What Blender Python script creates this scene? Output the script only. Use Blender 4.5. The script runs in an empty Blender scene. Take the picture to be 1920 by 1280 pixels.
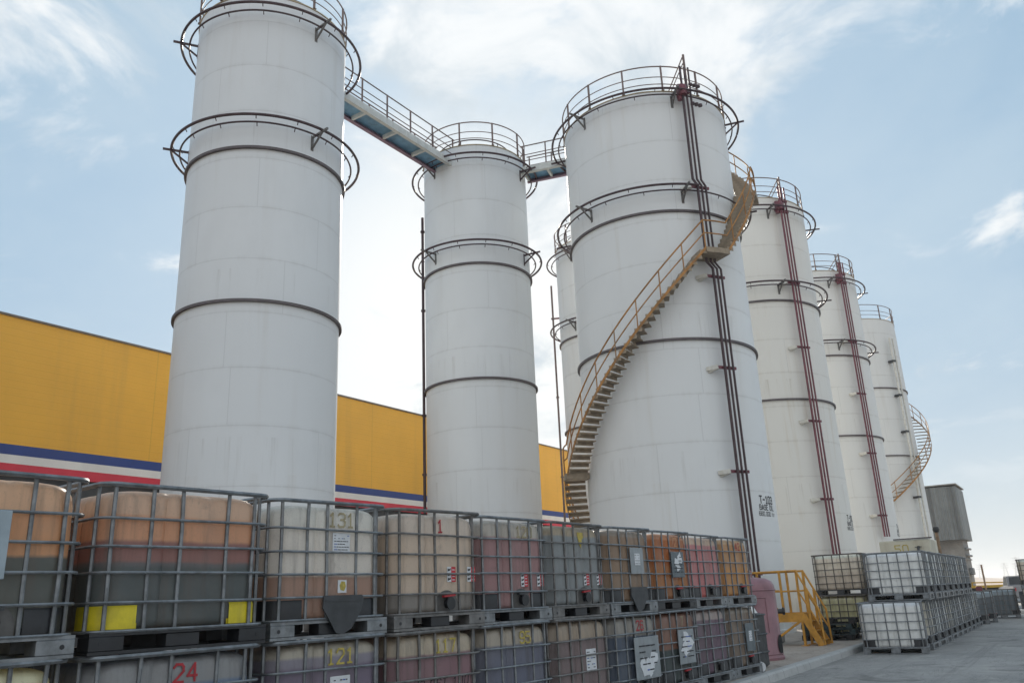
import bpy, math, random
from mathutils import Vector, Matrix, Quaternion
R_ = math.radians
PI = math.pi
random.seed(7)
SC = bpy.context.scene
COL = SC.collection

# ------------------------------------------------------------------ camera
F_PX, CX, CY = 1540.0, 960.0, 640.0
def cam_axes(vx=2023., vy=1066., zx=752., zy=-4255.):
    u = Vector((zx-CX, zy-CY, F_PX)).normalized()
    d = Vector((vx-CX, vy-CY, F_PX)); d = (d-u*d.dot(u)).normalized()
    y = u.cross(d)
    return d, y, u
_d, _y, _u = cam_axes()
CAM_H = 1.41
cam = bpy.data.cameras.new('camera'); cam_o = bpy.data.objects.new('camera', cam); COL.objects.link(cam_o)
cam.sensor_fit = 'HORIZONTAL'; cam.sensor_width = 36; cam.lens = 36*F_PX/1920
cam.clip_end = 6000; cam.clip_start = .05
M = Matrix(((_d.x, -_d.y, -_d.z, 0), (_y.x, -_y.y, -_y.z, 0), (_u.x, -_u.y, -_u.z, CAM_H), (0, 0, 0, 1)))
cam_o.matrix_world = M
SC.camera = cam_o

# ------------------------------------------------------------------ light
SUN_AZ, SUN_EL = 34.5, 29.0
sdir = Vector((math.cos(R_(SUN_AZ))*math.cos(R_(SUN_EL)), math.sin(R_(SUN_AZ))*math.cos(R_(SUN_EL)), math.sin(R_(SUN_EL))))
sun = bpy.data.lights.new('sun', 'SUN'); sun.energy = 4.8; sun.angle = R_(4.0); sun.color = (1, .93, .82)
sun_o = bpy.data.objects.new('sun', sun); COL.objects.link(sun_o)
sun_o.rotation_euler = (-sdir).to_track_quat('-Z', 'Y').to_euler()
SC.view_settings.view_transform = 'Standard'; SC.view_settings.look = 'None'
SC.view_settings.exposure = 0.5; SC.view_settings.gamma = 1.0

class NT:
    """tiny node-tree helper"""
    def __init__(s, tree): s.t = tree
    def n(s, typ, **kw):
        o = s.t.nodes.new(typ)
        for k, v in kw.items(): setattr(o, k, v)
        return o
    def link(s, a, b): s.t.links.new(a, b)
    def put(s, sock, val):
        if isinstance(val, bpy.types.NodeSocket): s.link(val, sock)
        elif val is not None: sock.default_value = val
    def math(s, op, a, b=None, c=None, clamp=False):
        o = s.n('ShaderNodeMath', operation=op); o.use_clamp = clamp
        s.put(o.inputs[0], a)
        if b is not None: s.put(o.inputs[1], b)
        if c is not None: s.put(o.inputs[2], c)
        return o.outputs[0]
    def vmath(s, op, a, b=None):
        o = s.n('ShaderNodeVectorMath', operation=op); s.put(o.inputs[0], a)
        if b is not None: s.put(o.inputs[1], b)
        return o.outputs[1] if op in ('DOT_PRODUCT', 'LENGTH') else o.outputs[0]
    def mix(s, fac, a, b, blend='MIX'):
        o = s.n('ShaderNodeMix', data_type='RGBA', blend_type=blend)
        s.put(o.inputs[0], fac); s.put(o.inputs[6], c4(a)); s.put(o.inputs[7], c4(b))
        return o.outputs[2]
    def smooth(s, x, a, b, lo=0., hi=1.):
        o = s.n('ShaderNodeMapRange', interpolation_type='SMOOTHSTEP')
        s.put(o.inputs[0], x)
        for i, v in zip((1, 2, 3, 4), (a, b, lo, hi)): o.inputs[i].default_value = v
        return o.outputs[0]
    def noise(s, vec, scale, detail=4, rough=.55, dist=0.):
        o = s.n('ShaderNodeTexNoise'); s.put(o.inputs['Vector'], vec)
        o.inputs['Scale'].default_value = scale; o.inputs['Detail'].default_value = detail
        o.inputs['Roughness'].default_value = rough; o.inputs['Distortion'].default_value = dist
        return o.outputs[0]
    def scale(s, vec, sc, loc=(0, 0, 0)):
        o = s.n('ShaderNodeMapping'); s.put(o.inputs[0], vec); o.inputs['Scale'].default_value = sc; o.inputs['Location'].default_value = loc
        return o.outputs[0]
    def sep(s, vec):
        o = s.n('ShaderNodeSeparateXYZ'); s.put(o.inputs[0], vec); return o.outputs
    def comb(s, x, y, z):
        o = s.n('ShaderNodeCombineXYZ')
        for i, v in enumerate((x, y, z)): s.put(o.inputs[i], v)
        return o.outputs[0]
def c4(c):
    if isinstance(c, (tuple, list)): return (*c[:3], 1)
    return c
def lin(v):
    v /= 255.
    return v/12.92 if v <= .04045 else ((v+.055)/1.055)**2.4
def srgb(r, g, b, k=1.0): return (min(lin(r)*k, .9), min(lin(g)*k, .9), min(lin(b)*k, .9))

W = bpy.data.worlds.new('World'); SC.world = W; W.use_nodes = True
nt = W.node_tree; nt.nodes.clear(); n = NT(nt)
out = n.n('ShaderNodeOutputWorld'); bg = n.n('ShaderNodeBackground'); n.link(bg.outputs[0], out.inputs[0])
sky = n.n('ShaderNodeTexSky', sky_type='NISHITA'); sky.sun_disc = False
sky.sun_elevation = R_(SUN_EL); sky.sun_rotation = R_(90-SUN_AZ); sky.altitude = 0
sky.air_density = 1.0; sky.dust_density = 1.0; sky.ozone_density = 1.5
bg.inputs[1].default_value = .1
tc = n.n('ShaderNodeTexCoord'); gdir = n.vmath('NORMALIZE', tc.outputs['Generated'])
gx, gy, gz = n.sep(gdir)
den = n.math('ADD', n.math('MAXIMUM', gz, 0.), .22)
flat = n.comb(n.math('DIVIDE', gx, den), n.math('DIVIDE', gy, den), .3)
sd = n.vmath('DOT_PRODUCT', gdir, tuple(sdir))
glow = n.smooth(sd, .80, 1.0)
glow2 = n.smooth(sd, .93, 1.0)
anti = n.smooth(sd, .55, -.3)
cdir = Vector((.70, .36, .60)).normalized()
lobe = n.smooth(n.vmath('DOT_PRODUCT', gdir, tuple(cdir)), .955, .99)
lobe2 = n.smooth(n.vmath('DOT_PRODUCT', gdir, tuple(Vector((.36, .70, .60)).normalized())), .95, 1.0)
lobe = n.math('ADD', lobe, n.math('MULTIPLY', lobe2, .45))
n1 = n.noise(n.scale(flat, (1, 1, 1), (2.3, .4, 0)), 3.0, 10, .62, .5)
n2 = n.noise(n.scale(flat, (.7, .7, .7), (3.1, 1.7, 0)), 1.1, 3, .5)
cl = n.math('ADD', n1, n.math('ADD', n.math('MULTIPLY', n2, .5), n.math('MULTIPLY', lobe, .20)))
cmask = n.smooth(cl, .74, .92)
cmask = n.math('MULTIPLY', cmask, n.smooth(gz, .03, .30))
veil = n.math('MULTIPLY', n.smooth(n.noise(flat, 1.1, 7, .62, .3), .38, .75), .42)
gzc = n.math('MINIMUM', n.math('MAXIMUM', gz, 0.), 1.)
hz = n.math('POWER', n.math('SUBTRACT', 1., gzc), 4.5)
base = n.mix(.85, sky.outputs[0], (1.95, 3.3, 4.6))
base = n.mix(n.math('MULTIPLY', anti, .85), base, (7.2, 7.5, 7.8))
base = n.mix(n.math('MULTIPLY', glow, .25), base, (5.6, 6.3, 6.7))
pale = n.mix(n.math('MULTIPLY', hz, .75), base, (5.7, 5.9, 5.9))
pale = n.mix(veil, pale, (4.5, 5.35, 5.9))
low = n.math('MULTIPLY', n.smooth(n.vmath('DOT_PRODUCT', gdir, tuple(Vector((.775, .56, .30)).normalized())), .945, 1.0), .85)
pale = n.mix(low, pale, (7.6, 7.6, 7.4))
n3 = n.noise(n.scale(flat, (1, 1, 1), (2.36, .44, 0)), 3.4, 8, .6, .5)
ccol = n.mix(n.smooth(n3, .38, .62), (4.6, 5.2, 5.65), (7.0, 7.15, 7.2))
skyc = n.mix(n.math('MULTIPLY', cmask, .9), pale, ccol)
n.link(skyc, bg.inputs[0])

# ------------------------------------------------------------------ materials
MATS = {}
def mat(name, base, rough=.6, metal=0., var=.12, vscale=3., bump=0., bscale=60., spec=.5, streak=None, extra=None):
    """procedural paint / metal / plastic with large and small tone variation"""
    if name in MATS: return MATS[name]
    m = bpy.data.materials.new(name); m.use_nodes = True; t = m.node_tree; t.nodes.clear(); n = NT(t)
    o = n.n('ShaderNodeOutputMaterial'); b = n.n('ShaderNodeBsdfPrincipled'); n.link(b.outputs[0], o.inputs[0])
    tc = n.n('ShaderNodeTexCoord'); P = tc.outputs['Object']
    a = n.noise(P, vscale, 6, .62)
    col = n.mix(n.smooth(a, .3, .7), tuple(c*(1-var) for c in base), tuple(min(1, c*(1+var)) for c in base))
    if streak:
        s = n.noise(n.scale(P, (streak[1], streak[1], streak[1]*.07)), 1., 5, .6)
        col = n.mix(n.math('MULTIPLY', n.smooth(s, .52, .75), streak[2]), col, streak[0])
    if extra: col = extra(n, P, col, b)
    n.put(b.inputs['Base Color'], c4(col))
    b.inputs['Roughness'].default_value = rough; b.inputs['Metallic'].default_value = metal
    b.inputs['Specular IOR Level'].default_value = spec
    if bump:
        bp = n.n('ShaderNodeBump'); bp.inputs['Strength'].default_value = bump; bp.inputs['Distance'].default_value = .01
        n.link(n.noise(P, bscale, 5, .6), bp.inputs['Height']); n.link(bp.outputs[0], b.inputs['Normal'])
    MATS[name] = m
    return m

def shell_mat(name, base, stain, seed, stain_amt):
    """painted welded steel shell: horizontal and staggered vertical weld seams, faint rust runs, chalky patches"""
    m = bpy.data.materials.new(name); m.use_nodes = True; t = m.node_tree; t.nodes.clear(); n = NT(t)
    o = n.n('ShaderNodeOutputMaterial'); b = n.n('ShaderNodeBsdfPrincipled'); n.link(b.outputs[0], o.inputs[0])
    tc = n.n('ShaderNodeTexCoord'); P = tc.outputs['Object']; x, y, z = n.sep(P)
    zz = n.math('DIVIDE', n.math('SUBTRACT', z, 1.32), 1.65)
    fr = n.math('FRACT', zz); course = n.math('FLOOR', zz)
    dh = n.math('MINIMUM', fr, n.math('SUBTRACT', 1., fr))
    hl = n.smooth(dh, .004, .016, 1., 0.)
    ang = n.math('DIVIDE', n.math('ARCTAN2', y, x), 2*PI)
    wob = n.math('FRACT', n.math('MULTIPLY', n.math('SINE', n.math('MULTIPLY', n.math('ADD', course, seed), 12.9898)), 437.58))
    va = n.math('FRACT', n.math('ADD', n.math('MULTIPLY', ang, 4.), wob))
    dv = n.math('MINIMUM', va, n.math('SUBTRACT', 1., va))
    vl = n.smooth(dv, .0008, .0045, 1., 0.)
    seam = n.math('MAXIMUM', n.math('MULTIPLY', hl, .8), vl)
    big = n.noise(n.scale(P, (1, 1, .6), (seed, 0, 0)), .5, 5, .6)
    col = n.mix(n.smooth(big, .3, .7), tuple(c*.93 for c in base), base)
    pl = n.noise(n.comb(n.math('MULTIPLY', n.math('FLOOR', n.math('ADD', n.math('MULTIPLY', ang, 4.), wob)), 3.7), n.math('MULTIPLY', course, 5.3), seed), 1.3, 0)
    col = n.mix(n.smooth(pl, .3, .7), col, tuple(c*.955 for c in base))
    run = n.noise(n.scale(P, (1.6, 1.6, .10), (seed, 2, 0)), 1.5, 6, .62)
    below = n.math('FRACT', n.math('DIVIDE', n.math('SUBTRACT', z, 9.9), 4.95))
    col = n.mix(n.math('MULTIPLY', n.math('MULTIPLY', n.smooth(run, .52, .78), n.smooth(below, .1, 1., .35, 1.)), stain_amt), col, stain)
    drip = n.noise(n.scale(P, (3.2, 3.2, .16), (seed, 5, 0)), 1.6, 7, .68)
    near = n.smooth(n.math('FRACT', n.math('DIVIDE', n.math('SUBTRACT', 30.7, z), 4.95)), .0, .45, 1., .0)
    col = n.mix(n.math('MULTIPLY', n.math('MULTIPLY', n.smooth(drip, .54, .74), near), stain_amt), col, tuple(c*.55 for c in stain))
    grime = n.smooth(z, .0, 3.5, .5, 0.)
    col = n.mix(n.math('MULTIPLY', grime, n.smooth(big, .35, .65)), col, (.40, .36, .30))
    halo = n.smooth(dh, .0, .07, .12, 0.)
    col = n.mix(n.math('MULTIPLY', halo, n.smooth(run, .4, .6)), col, tuple(c*.7 for c in stain))
    col = n.mix(n.math('MULTIPLY', seam, .27), col, tuple(c*.5 for c in base))
    n.put(b.inputs['Base Color'], col); b.inputs['Roughness'].default_value = .5; b.inputs['Specular IOR Level'].default_value = .35
    bp = n.n('ShaderNodeBump'); bp.inputs['Strength'].default_value = .35; bp.inputs['Distance'].default_value = .03
    dent = n.noise(P, .9, 3, .5)
    n.link(n.math('ADD', n.math('MULTIPLY', seam, .2), n.math('MULTIPLY', dent, .9)), bp.inputs['Height']); n.link(bp.outputs[0], b.inputs['Normal'])
    return m

def bottle_mat(name, stops, dirt=(.15, .13, .115), trans=.28, damt=.35, rib=True):
    """translucent polythene bottle; stops = [(height fraction, colour)...] from bottom: the colours of the liquid and of the empty top"""
    m = bpy.data.materials.new(name); m.use_nodes = True; t = m.node_tree; t.nodes.clear(); n = NT(t)
    o = n.n('ShaderNodeOutputMaterial'); b = n.n('ShaderNodeBsdfPrincipled')
    tc = n.n('ShaderNodeTexCoord'); P = tc.outputs['Object']; x, y, z = n.sep(P)
    oi = n.n('ShaderNodeObjectInfo')
    h = n.math('DIVIDE', n.math('SUBTRACT', z, .15), .98)
    h = n.math('ADD', h, n.math('MULTIPLY', n.math('SUBTRACT', n.noise(n.scale(P, (4, 4, .6)), 1., 5, .65), .5), .035))
    cr = n.n('ShaderNodeValToRGB'); n.link(h, cr.inputs[0]); cr.color_ramp.interpolation = 'LINEAR'
    el = cr.color_ramp.elements
    el[0].position = 0; el[0].color = (*stops[0][1], 1); el[1].position = 1; el[1].color = (*stops[-1][1], 1)
    for i in range(1, len(stops)):
        p = stops[i][0]
        e = el.new(max(0.001, p-.016)); e.color = (*stops[i-1][1], 1)
        e = el.new(min(.999, p+.010)); e.color = (*stops[i][1], 1)
    off = n.comb(n.math('MULTIPLY', oi.outputs['Random'], 40.), n.math('MULTIPLY', oi.outputs['Random'], 17.), 0.)
    Q = n.vmath('ADD', P, off)
    col = cr.outputs[0]
    s1 = n.noise(n.scale(Q, (9, 9, .7)), 1., 6, .65)
    s2 = n.noise(Q, 2.2, 5, .6)
    col = n.mix(n.math('MULTIPLY', n.smooth(s1, .45, .75), damt), col, dirt)
    col = n.mix(n.math('MULTIPLY', n.smooth(s2, .42, .68), .16), col, (.36, .34, .32))
    s4 = n.noise(n.scale(Q, (3.2, 3.2, 1.4)), 1.6, 8, .7, .5)
    col = n.mix(n.math('MULTIPLY', n.smooth(s4, .53, .70), damt*.75), col, tuple(v*.8 for v in dirt))
    s3 = n.noise(Q, 60, 3, .6)
    col = n.mix(n.math('MULTIPLY', n.smooth(s3, .55, .75), .18), col, dirt)
    n.put(b.inputs['Base Color'], col); b.inputs['Roughness'].default_value = .34; b.inputs['Specular IOR Level'].default_value = .5
    tr = n.n('ShaderNodeBsdfTranslucent'); n.put(tr.inputs[0], col)
    mx = n.n('ShaderNodeMixShader'); mx.inputs[0].default_value = trans
    n.link(b.outputs[0], mx.inputs[1]); n.link(tr.outputs[0], mx.inputs[2]); n.link(mx.outputs[0], o.inputs[0])
    bp = n.n('ShaderNodeBump'); bp.inputs['Strength'].default_value = .25; bp.inputs['Distance'].default_value = .01
    n.link(n.noise(P, 9, 3, .5), bp.inputs['Height']); n.link(bp.outputs[0], b.inputs['Normal'])
    return m

M_GALV = mat('galvanised_steel', (.20, .212, .222), .45, .5, .3, 9, streak=((.15, .13, .11), 5, .45))
M_GALVD = mat('dusty_galvanised_steel', (.17, .165, .16), .6, .35, .3, 9, streak=((.09, .07, .05), 5, .5))
M_RUSTG = mat('rusty_cage_steel', (.15, .135, .12), .65, .3, .3, 9, streak=((.10, .05, .03), 6, .6))
M_BLACK = mat('black_plastic', (.018, .019, .022), .45, 0, .3, 6)
M_DGREY = mat('dark_grey_plastic', (.045, .048, .052), .55, 0, .25, 6, bump=.2)
M_YELPL = mat('yellow_plastic', (.62, .50, .015), .5, 0, .15, 8, streak=((.25, .2, .05), 8, .4))
M_LABEL = mat('paper_label', (.62, .64, .66), .6, 0, .08, 12)
M_INK = mat('black_ink', (.02, .02, .025), .6, 0, .1, 12)
M_BLUEINK = mat('blue_ink', (.04, .10, .35), .6, 0, .1, 12)
M_REDST = mat('red_sticker', (.50, .03, .04), .55, 0, .2, 14)
M_REDP = mat('red_paint', (.36, .022, .03), .6, 0, .2, 14)
M_YELP = mat('yellow_paint', (.42, .33, .07), .65, 0, .3, 22)
M_YELDP = mat('faded_yellow_paint', (.33, .28, .17), .65, 0, .25, 22)
M_ORGP = mat('faded_orange_paint', (.50, .26, .13), .65, 0, .25, 22)
M_PLATE = mat('grey_id_plate', (.27, .295, .31), .5, .2, .12, 7, streak=((.16, .16, .15), 5, .5))
M_PLATED = mat('dark_id_plate', (.11, .135, .15), .5, .2, .15, 7, streak=((.2, .2, .19), 5, .4))
M_RINGS = mat('dark_red_pipe_paint', (.055, .03, .036), .45, .1, .25, 5)
M_PIPE = mat('maroon_pipe_paint', (.15, .04, .055), .4, .1, .25, 5)
M_STIFF = mat('stiffener_dark_paint', (.10, .085, .09), .55, .1, .2, 4)
M_RAIL = mat('rail_grey_red_paint', (.17, .12, .11), .55, .2, .25, 5)
M_STAIR = mat('weathered_orange_stair_paint', (.36, .17, .045), .6, .1, .3, 3, streak=((.20, .17, .13), 3, .7))
M_TREAD = mat('stair_tread_grey', (.28, .225, .16), .6, .1, .2, 5, streak=((.2, .15, .10), 4, .4))
M_ORANGE = mat('orange_platform_paint', (.50, .245, .035), .5, .05, .22, 5, streak=((.22, .10, .04), 6, .65))
M_GIRD = mat('bridge_girder_light', (.55, .57, .55), .5, .1, .12, 3, streak=((.25, .2, .16), 3, .4))
M_BRBLUE = mat('bridge_blue_soffit', (.17, .33, .47), .6, .1, .18, 2, streak=((.08, .08, .08), 3, .5))
M_BRPUR = mat('bridge_purple_edge', (.26, .17, .22), .55, .1, .2, 3)
M_WHITE = mat('white_bracket_paint', (.62, .61, .56), .5, 0, .12, 5, streak=((.35, .27, .18), 5, .5))
M_INKT = mat('tank_black_lettering', (.025, .028, .034), .6, 0, .1, 8)
M_ROOF = mat('sandy_tank_roof', (.46, .38, .25), .75, 0, .2, 2)

def wall_extra(n, P, col, b):
    x, y, z = n.sep(P)
    fr = n.math('FRACT', n.math('MULTIPLY', z, 1/.25))
    ln = n.smooth(n.math('ABSOLUTE', n.math('SUBTRACT', fr, .5)), .42, .5)
    px = n.math('FRACT', n.math('MULTIPLY', x, 1/6.0))
    lx = n.smooth(n.math('ABSOLUTE', n.math('SUBTRACT', px, .5)), .494, .499)
    col = n.mix(n.math('MULTIPLY', ln, .07), col, (.2, .12, .02))
    col = n.mix(n.math('MULTIPLY', lx, .18), col, (.2, .12, .02))
    bp = n.n('ShaderNodeBump'); bp.inputs['Strength'].default_value = .25; bp.inputs['Distance'].default_value = .02
    n.link(n.math('ADD', ln, n.noise(P, 1.2, 3)), bp.inputs['Height']); n.link(bp.outputs[0], b.inputs['Normal'])
    return col
M_YWALL = mat('yellow_cladding', (.82, .425, .045), .55, 0, .05, .35, extra=wall_extra, streak=((.50, .28, .06), .8, .30))
M_SBLUE = mat('stripe_blue', (.022, .052, .22), .5, 0, .08, 1)
M_SWHITE = mat('stripe_white', (.76, .73, .69), .5, 0, .06, 1)
M_SRED = mat('stripe_red', (.64, .035, .065), .5, 0, .08, 1)
M_DWALL = mat('dark_wall', (.05, .052, .055), .7, 0, .2, 1)
def corr_extra(n, P, col, b):
    x, y, z = n.sep(P)
    f = n.math('SINE', n.math('MULTIPLY', n.math('ADD', x, y), 2*PI/.28))
    bp = n.n('ShaderNodeBump'); bp.inputs['Strength'].default_value = .8; bp.inputs['Distance'].default_value = .05
    n.link(f, bp.inputs['Height']); n.link(bp.outputs[0], b.inputs['Normal'])
    s = n.noise(n.scale(P, (2.2, 2.2, .05)), 1., 4, .6)
    return n.mix(n.smooth(s, .4, .7), col, (.13, .135, .135))
M_CORR = mat('grey_corrugated_cladding', (.21, .225, .225), .5, .2, .12, .7, extra=corr_extra)
M_CONC = mat('grey_concrete', (.27, .26, .245), .8, 0, .18, 1.2, bump=.3, bscale=20)
M_CREAM = mat('cream_tank_paint', (.56, .53, .43), .6, 0, .08, 1.5, streak=((.35, .28, .18), 3, .5))

def ground_mat(name, c1, c2, c3, cracks=True, joints=0.):
    m = bpy.data.materials.new(name); m.use_nodes = True; t = m.node_tree; t.nodes.clear(); n = NT(t)
    o = n.n('ShaderNodeOutputMaterial'); b = n.n('ShaderNodeBsdfPrincipled'); n.link(b.outputs[0], o.inputs[0])
    g = n.n('ShaderNodeNewGeometry'); P = g.outputs['Position']
    a = n.noise(P, .35, 8, .62); d = n.noise(P, 2.3, 6, .65); e = n.noise(P, 45, 4, .6)
    col = n.mix(n.smooth(a, .35, .68), c1, c2)
    col = n.mix(n.math('MULTIPLY', n.smooth(d, .5, .72), .55), col, c3)
    col = n.mix(n.math('MULTIPLY', n.smooth(e, .45, .75), .35), col, tuple(v*.55 for v in c1))
    if cracks:
        sc = n.noise(n.scale(P, (.25, 1.6, 1)), 1.2, 7, .7, .6)
        col = n.mix(n.math('MULTIPLY', n.smooth(n.math('ABSOLUTE', n.math('SUBTRACT', sc, .5)), .0, .010, 1., 0.), .5), col, tuple(v*.4 for v in c1))
    if cracks:
        st = n.noise(n.vmath('ADD', P, (7., 3., 0.)), .9, 5, .6, .8); col = n.mix(n.math('MULTIPLY', n.smooth(st, .56, .68), .62), col, tuple(v*.42 for v in c1))
        ty = n.noise(n.scale(P, (.05, 2.4, 1)), 1., 6, .7); col = n.mix(n.math('MULTIPLY', n.smooth(ty, .53, .66), .40), col, tuple(v*.55 for v in c1))
        du = n.noise(n.vmath('ADD', P, (1., 9., 0.)), .5, 7, .7, .4); col = n.mix(n.math('MULTIPLY', n.smooth(du, .52, .7), .45), col, tuple(min(1, v*1.25) for v in c3))
    if joints:
        x, y, z = n.sep(P)
        f = n.math('FRACT', n.math('DIVIDE', x, joints)); l = n.smooth(n.math('ABSOLUTE', n.math('SUBTRACT', f, .5)), .485, .497)
        col = n.mix(n.math('MULTIPLY', l, .75), col, tuple(v*.35 for v in c1))
    n.put(b.inputs['Base Color'], col); b.inputs['Roughness'].default_value = .85; b.inputs['Specular IOR Level'].default_value = .3
    bp = n.n('ShaderNodeBump'); bp.inputs['Strength'].default_value = .5; bp.inputs['Distance'].default_value = .02
    n.link(n.math('ADD', n.math('MULTIPLY', e, .4), d), bp.inputs['Height']); n.link(bp.outputs[0], b.inputs['Normal'])
    return m
M_ROAD = ground_mat('road_surface', (.26, .255, .245), (.345, .335, .32), (.42, .40, .37))
M_SLAB = ground_mat('yard_slab_surface', (.36, .31, .265), (.43, .375, .325), (.25, .21, .175))
M_KERB = ground_mat('kerb_surface', (.38, .385, .38), (.45, .45, .44), (.27, .27, .26), False, .9)
M_SAND = ground_mat('desert_sand', (.34, .25, .19), (.42, .31, .24), (.30, .22, .17), False)

# ------------------------------------------------------------------ mesh builder
class MB:
    def __init__(s): s.v = []; s.f = []; s.m = []
    def add(s, vs, fs, m=0, X=None):
        b = len(s.v)
        s.v += [tuple(X @ Vector(p)) if X else tuple(p) for p in vs]
        for f in fs: s.f.append(tuple(b+i for i in f)); s.m.append(m)
    def box(s, lo, hi, m=0, X=None):
        x0, y0, z0 = lo; x1, y1, z1 = hi
        s.add([(x0,y0,z0),(x1,y0,z0),(x1,y1,z0),(x0,y1,z0),(x0,y0,z1),(x1,y0,z1),(x1,y1,z1),(x0,y1,z1)],
              [(0,3,2,1),(4,5,6,7),(0,1,5,4),(1,2,6,5),(2,3,7,6),(3,0,4,7)], m, X)
    def bbox(s, lo, hi, bv=.01, m=0, X=None):
        """box with bevelled edges"""
        x0, y0, z0 = lo; x1, y1, z1 = hi; vs = []; fs = []
        for zc, ins in ((z0, bv), (z0+bv, 0), (z1-bv, 0), (z1, bv)):
            a = bv
            xa, xb, ya, yb = x0+ins, x1-ins, y0+ins, y1-ins
            c = bv*.6
            vs += [(xa+c,ya,zc),(xb-c,ya,zc),(xb,ya+c,zc),(xb,yb-c,zc),(xb-c,yb,zc),(xa+c,yb,zc),(xa,yb-c,zc),(xa,ya+c,zc)]
        for l in range(3):
            for i in range(8):
                j = (i+1) % 8; fs.append((l*8+i, l*8+j, l*8+8+j, l*8+8+i))
        fs.append(tuple(range(7, -1, -1))); fs.append(tuple(range(24, 32)))
        s.add(vs, fs, m, X)
    def bar(s, p0, p1, w, h=None, m=0, up=(0, 0, 1)):
        """rectangular bar between two points"""
        p0 = Vector(p0); p1 = Vector(p1); d = (p1-p0).normalized(); u = Vector(up)
        if abs(d.dot(u)) > .98: u = Vector((1, 0, 0))
        sx = d.cross(u).normalized(); sy = sx.cross(d).normalized(); h = h or w
        vs = [p+sx*a*w/2+sy*b_*h/2 for p in (p0, p1) for a, b_ in ((-1,-1),(1,-1),(1,1),(-1,1))]
        s.add(vs, [(0,1,2,3),(7,6,5,4),(0,4,5,1),(1,5,6,2),(2,6,7,3),(3,7,4,0)], m)
    def tube(s, pts, r, n=8, closed=False, m=0, cap=True):
        pts = [Vector(p) for p in pts]; N = len(pts); vs = []; fs = []
        prev = None
        for i, p in enumerate(pts):
            a = pts[(i-1) % N] if (closed or i > 0) else p
            b = pts[(i+1) % N] if (closed or i < N-1) else p
            t = (b-a).normalized()
            if prev is None:
                up = Vector((0, 0, 1)) if abs(t.z) < .9 else Vector((1, 0, 0))
                u = t.cross(up).normalized()
            else:
                u = (prev-t*prev.dot(t)).normalized()
            prev = u; w = t.cross(u)
            for k in range(n):
                an = 2*PI*k/n; vs.append(p+(u*math.cos(an)+w*math.sin(an))*r)
        L = N if closed else N-1
        for i in range(L):
            j = (i+1) % N
            for k in range(n):
                q = (k+1) % n; fs.append((i*n+k, i*n+q, j*n+q, j*n+k))
        if cap and not closed:
            fs.append(tuple(range(n-1, -1, -1))); fs.append(tuple((N-1)*n+k for k in range(n)))
        s.add(vs, fs, m)
    def arc(s, r, z, a0, a1, tr, n=6, step=4, m=0, closed=False, c=(0, 0)):
        k = max(2, int(abs(a1-a0)/step))
        an = [a0+(a1-a0)*i/k for i in range(k if closed else k+1)]
        s.tube([(c[0]+r*math.cos(R_(a)), c[1]+r*math.sin(R_(a)), z) for a in an], tr, n, closed, m)
    def lathe(s, prof, n=48, m=0, c=(0, 0, 0), a0=0, a1=360):
        vs = []; fs = []; full = a1-a0 >= 360; K = n if full else n+1
        for r, z in prof:
            for k in range(K):
                a = R_(a0+(a1-a0)*k/n); vs.append((c[0]+r*math.cos(a), c[1]+r*math.sin(a), c[2]+z))
        for i in range(len(prof)-1):
            for k in range(n):
                q = (k+1) % K; fs.append((i*K+k, i*K+q, (i+1)*K+q, (i+1)*K+k))
        s.add(vs, fs, m)
    def poly(s, pts, th, m=0, X=None):
        """flat outline in the local XZ plane with a thickness towards -Y"""
        N = len(pts)
        vs = [(x, 0, z) for x, z in pts]+[(x, -th, z) for x, z in pts]
        fs = [tuple(range(N-1, -1, -1)), tuple(range(N, 2*N))]+[(i, (i+1) % N, N+(i+1) % N, N+i) for i in range(N)]
        s.add(vs, fs, m, X)
    def mesh(s, name, mats, smooth=35):
        me = bpy.data.meshes.new(name); me.from_pydata(s.v, [], s.f)
        for mm in (mats if isinstance(mats, (list, tuple)) else [mats]): me.materials.append(mm)
        me.polygons.foreach_set('material_index', s.m)
        if smooth:
            me.polygons.foreach_set('use_smooth', [True]*len(s.f)); me.update(); me.set_sharp_from_angle(angle=R_(smooth))
        me.update(); return me
    def build(s, name, mats, parent=None, smooth=35):
        return ob(name, s.mesh(name, mats, smooth), parent)
def ob(name, me, parent=None, loc=None, rz=None, material=None):
    o = bpy.data.objects.new(name, me); COL.objects.link(o)
    if parent: o.parent = parent
    if loc is not None: o.location = loc
    if rz is not None: o.rotation_euler = (0, 0, rz)
    if material is not None:
        o.material_slots[0].link = 'OBJECT'; o.material_slots[0].material = material
    return o
def tag(o, label=None, cat=None, group=None, kind=None):
    for k, v in (('label', label), ('category', cat), ('group', group), ('kind', kind)):
        if v: o[k] = v
    return o
def thing(name, label, cat, loc=(0, 0, 0), rz=0, group=None):
    o = bpy.data.objects.new(name, None); COL.objects.link(o); o.location = loc; o.rotation_euler = (0, 0, rz); o.empty_display_size = .2
    return tag(o, label, cat, group)
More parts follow.
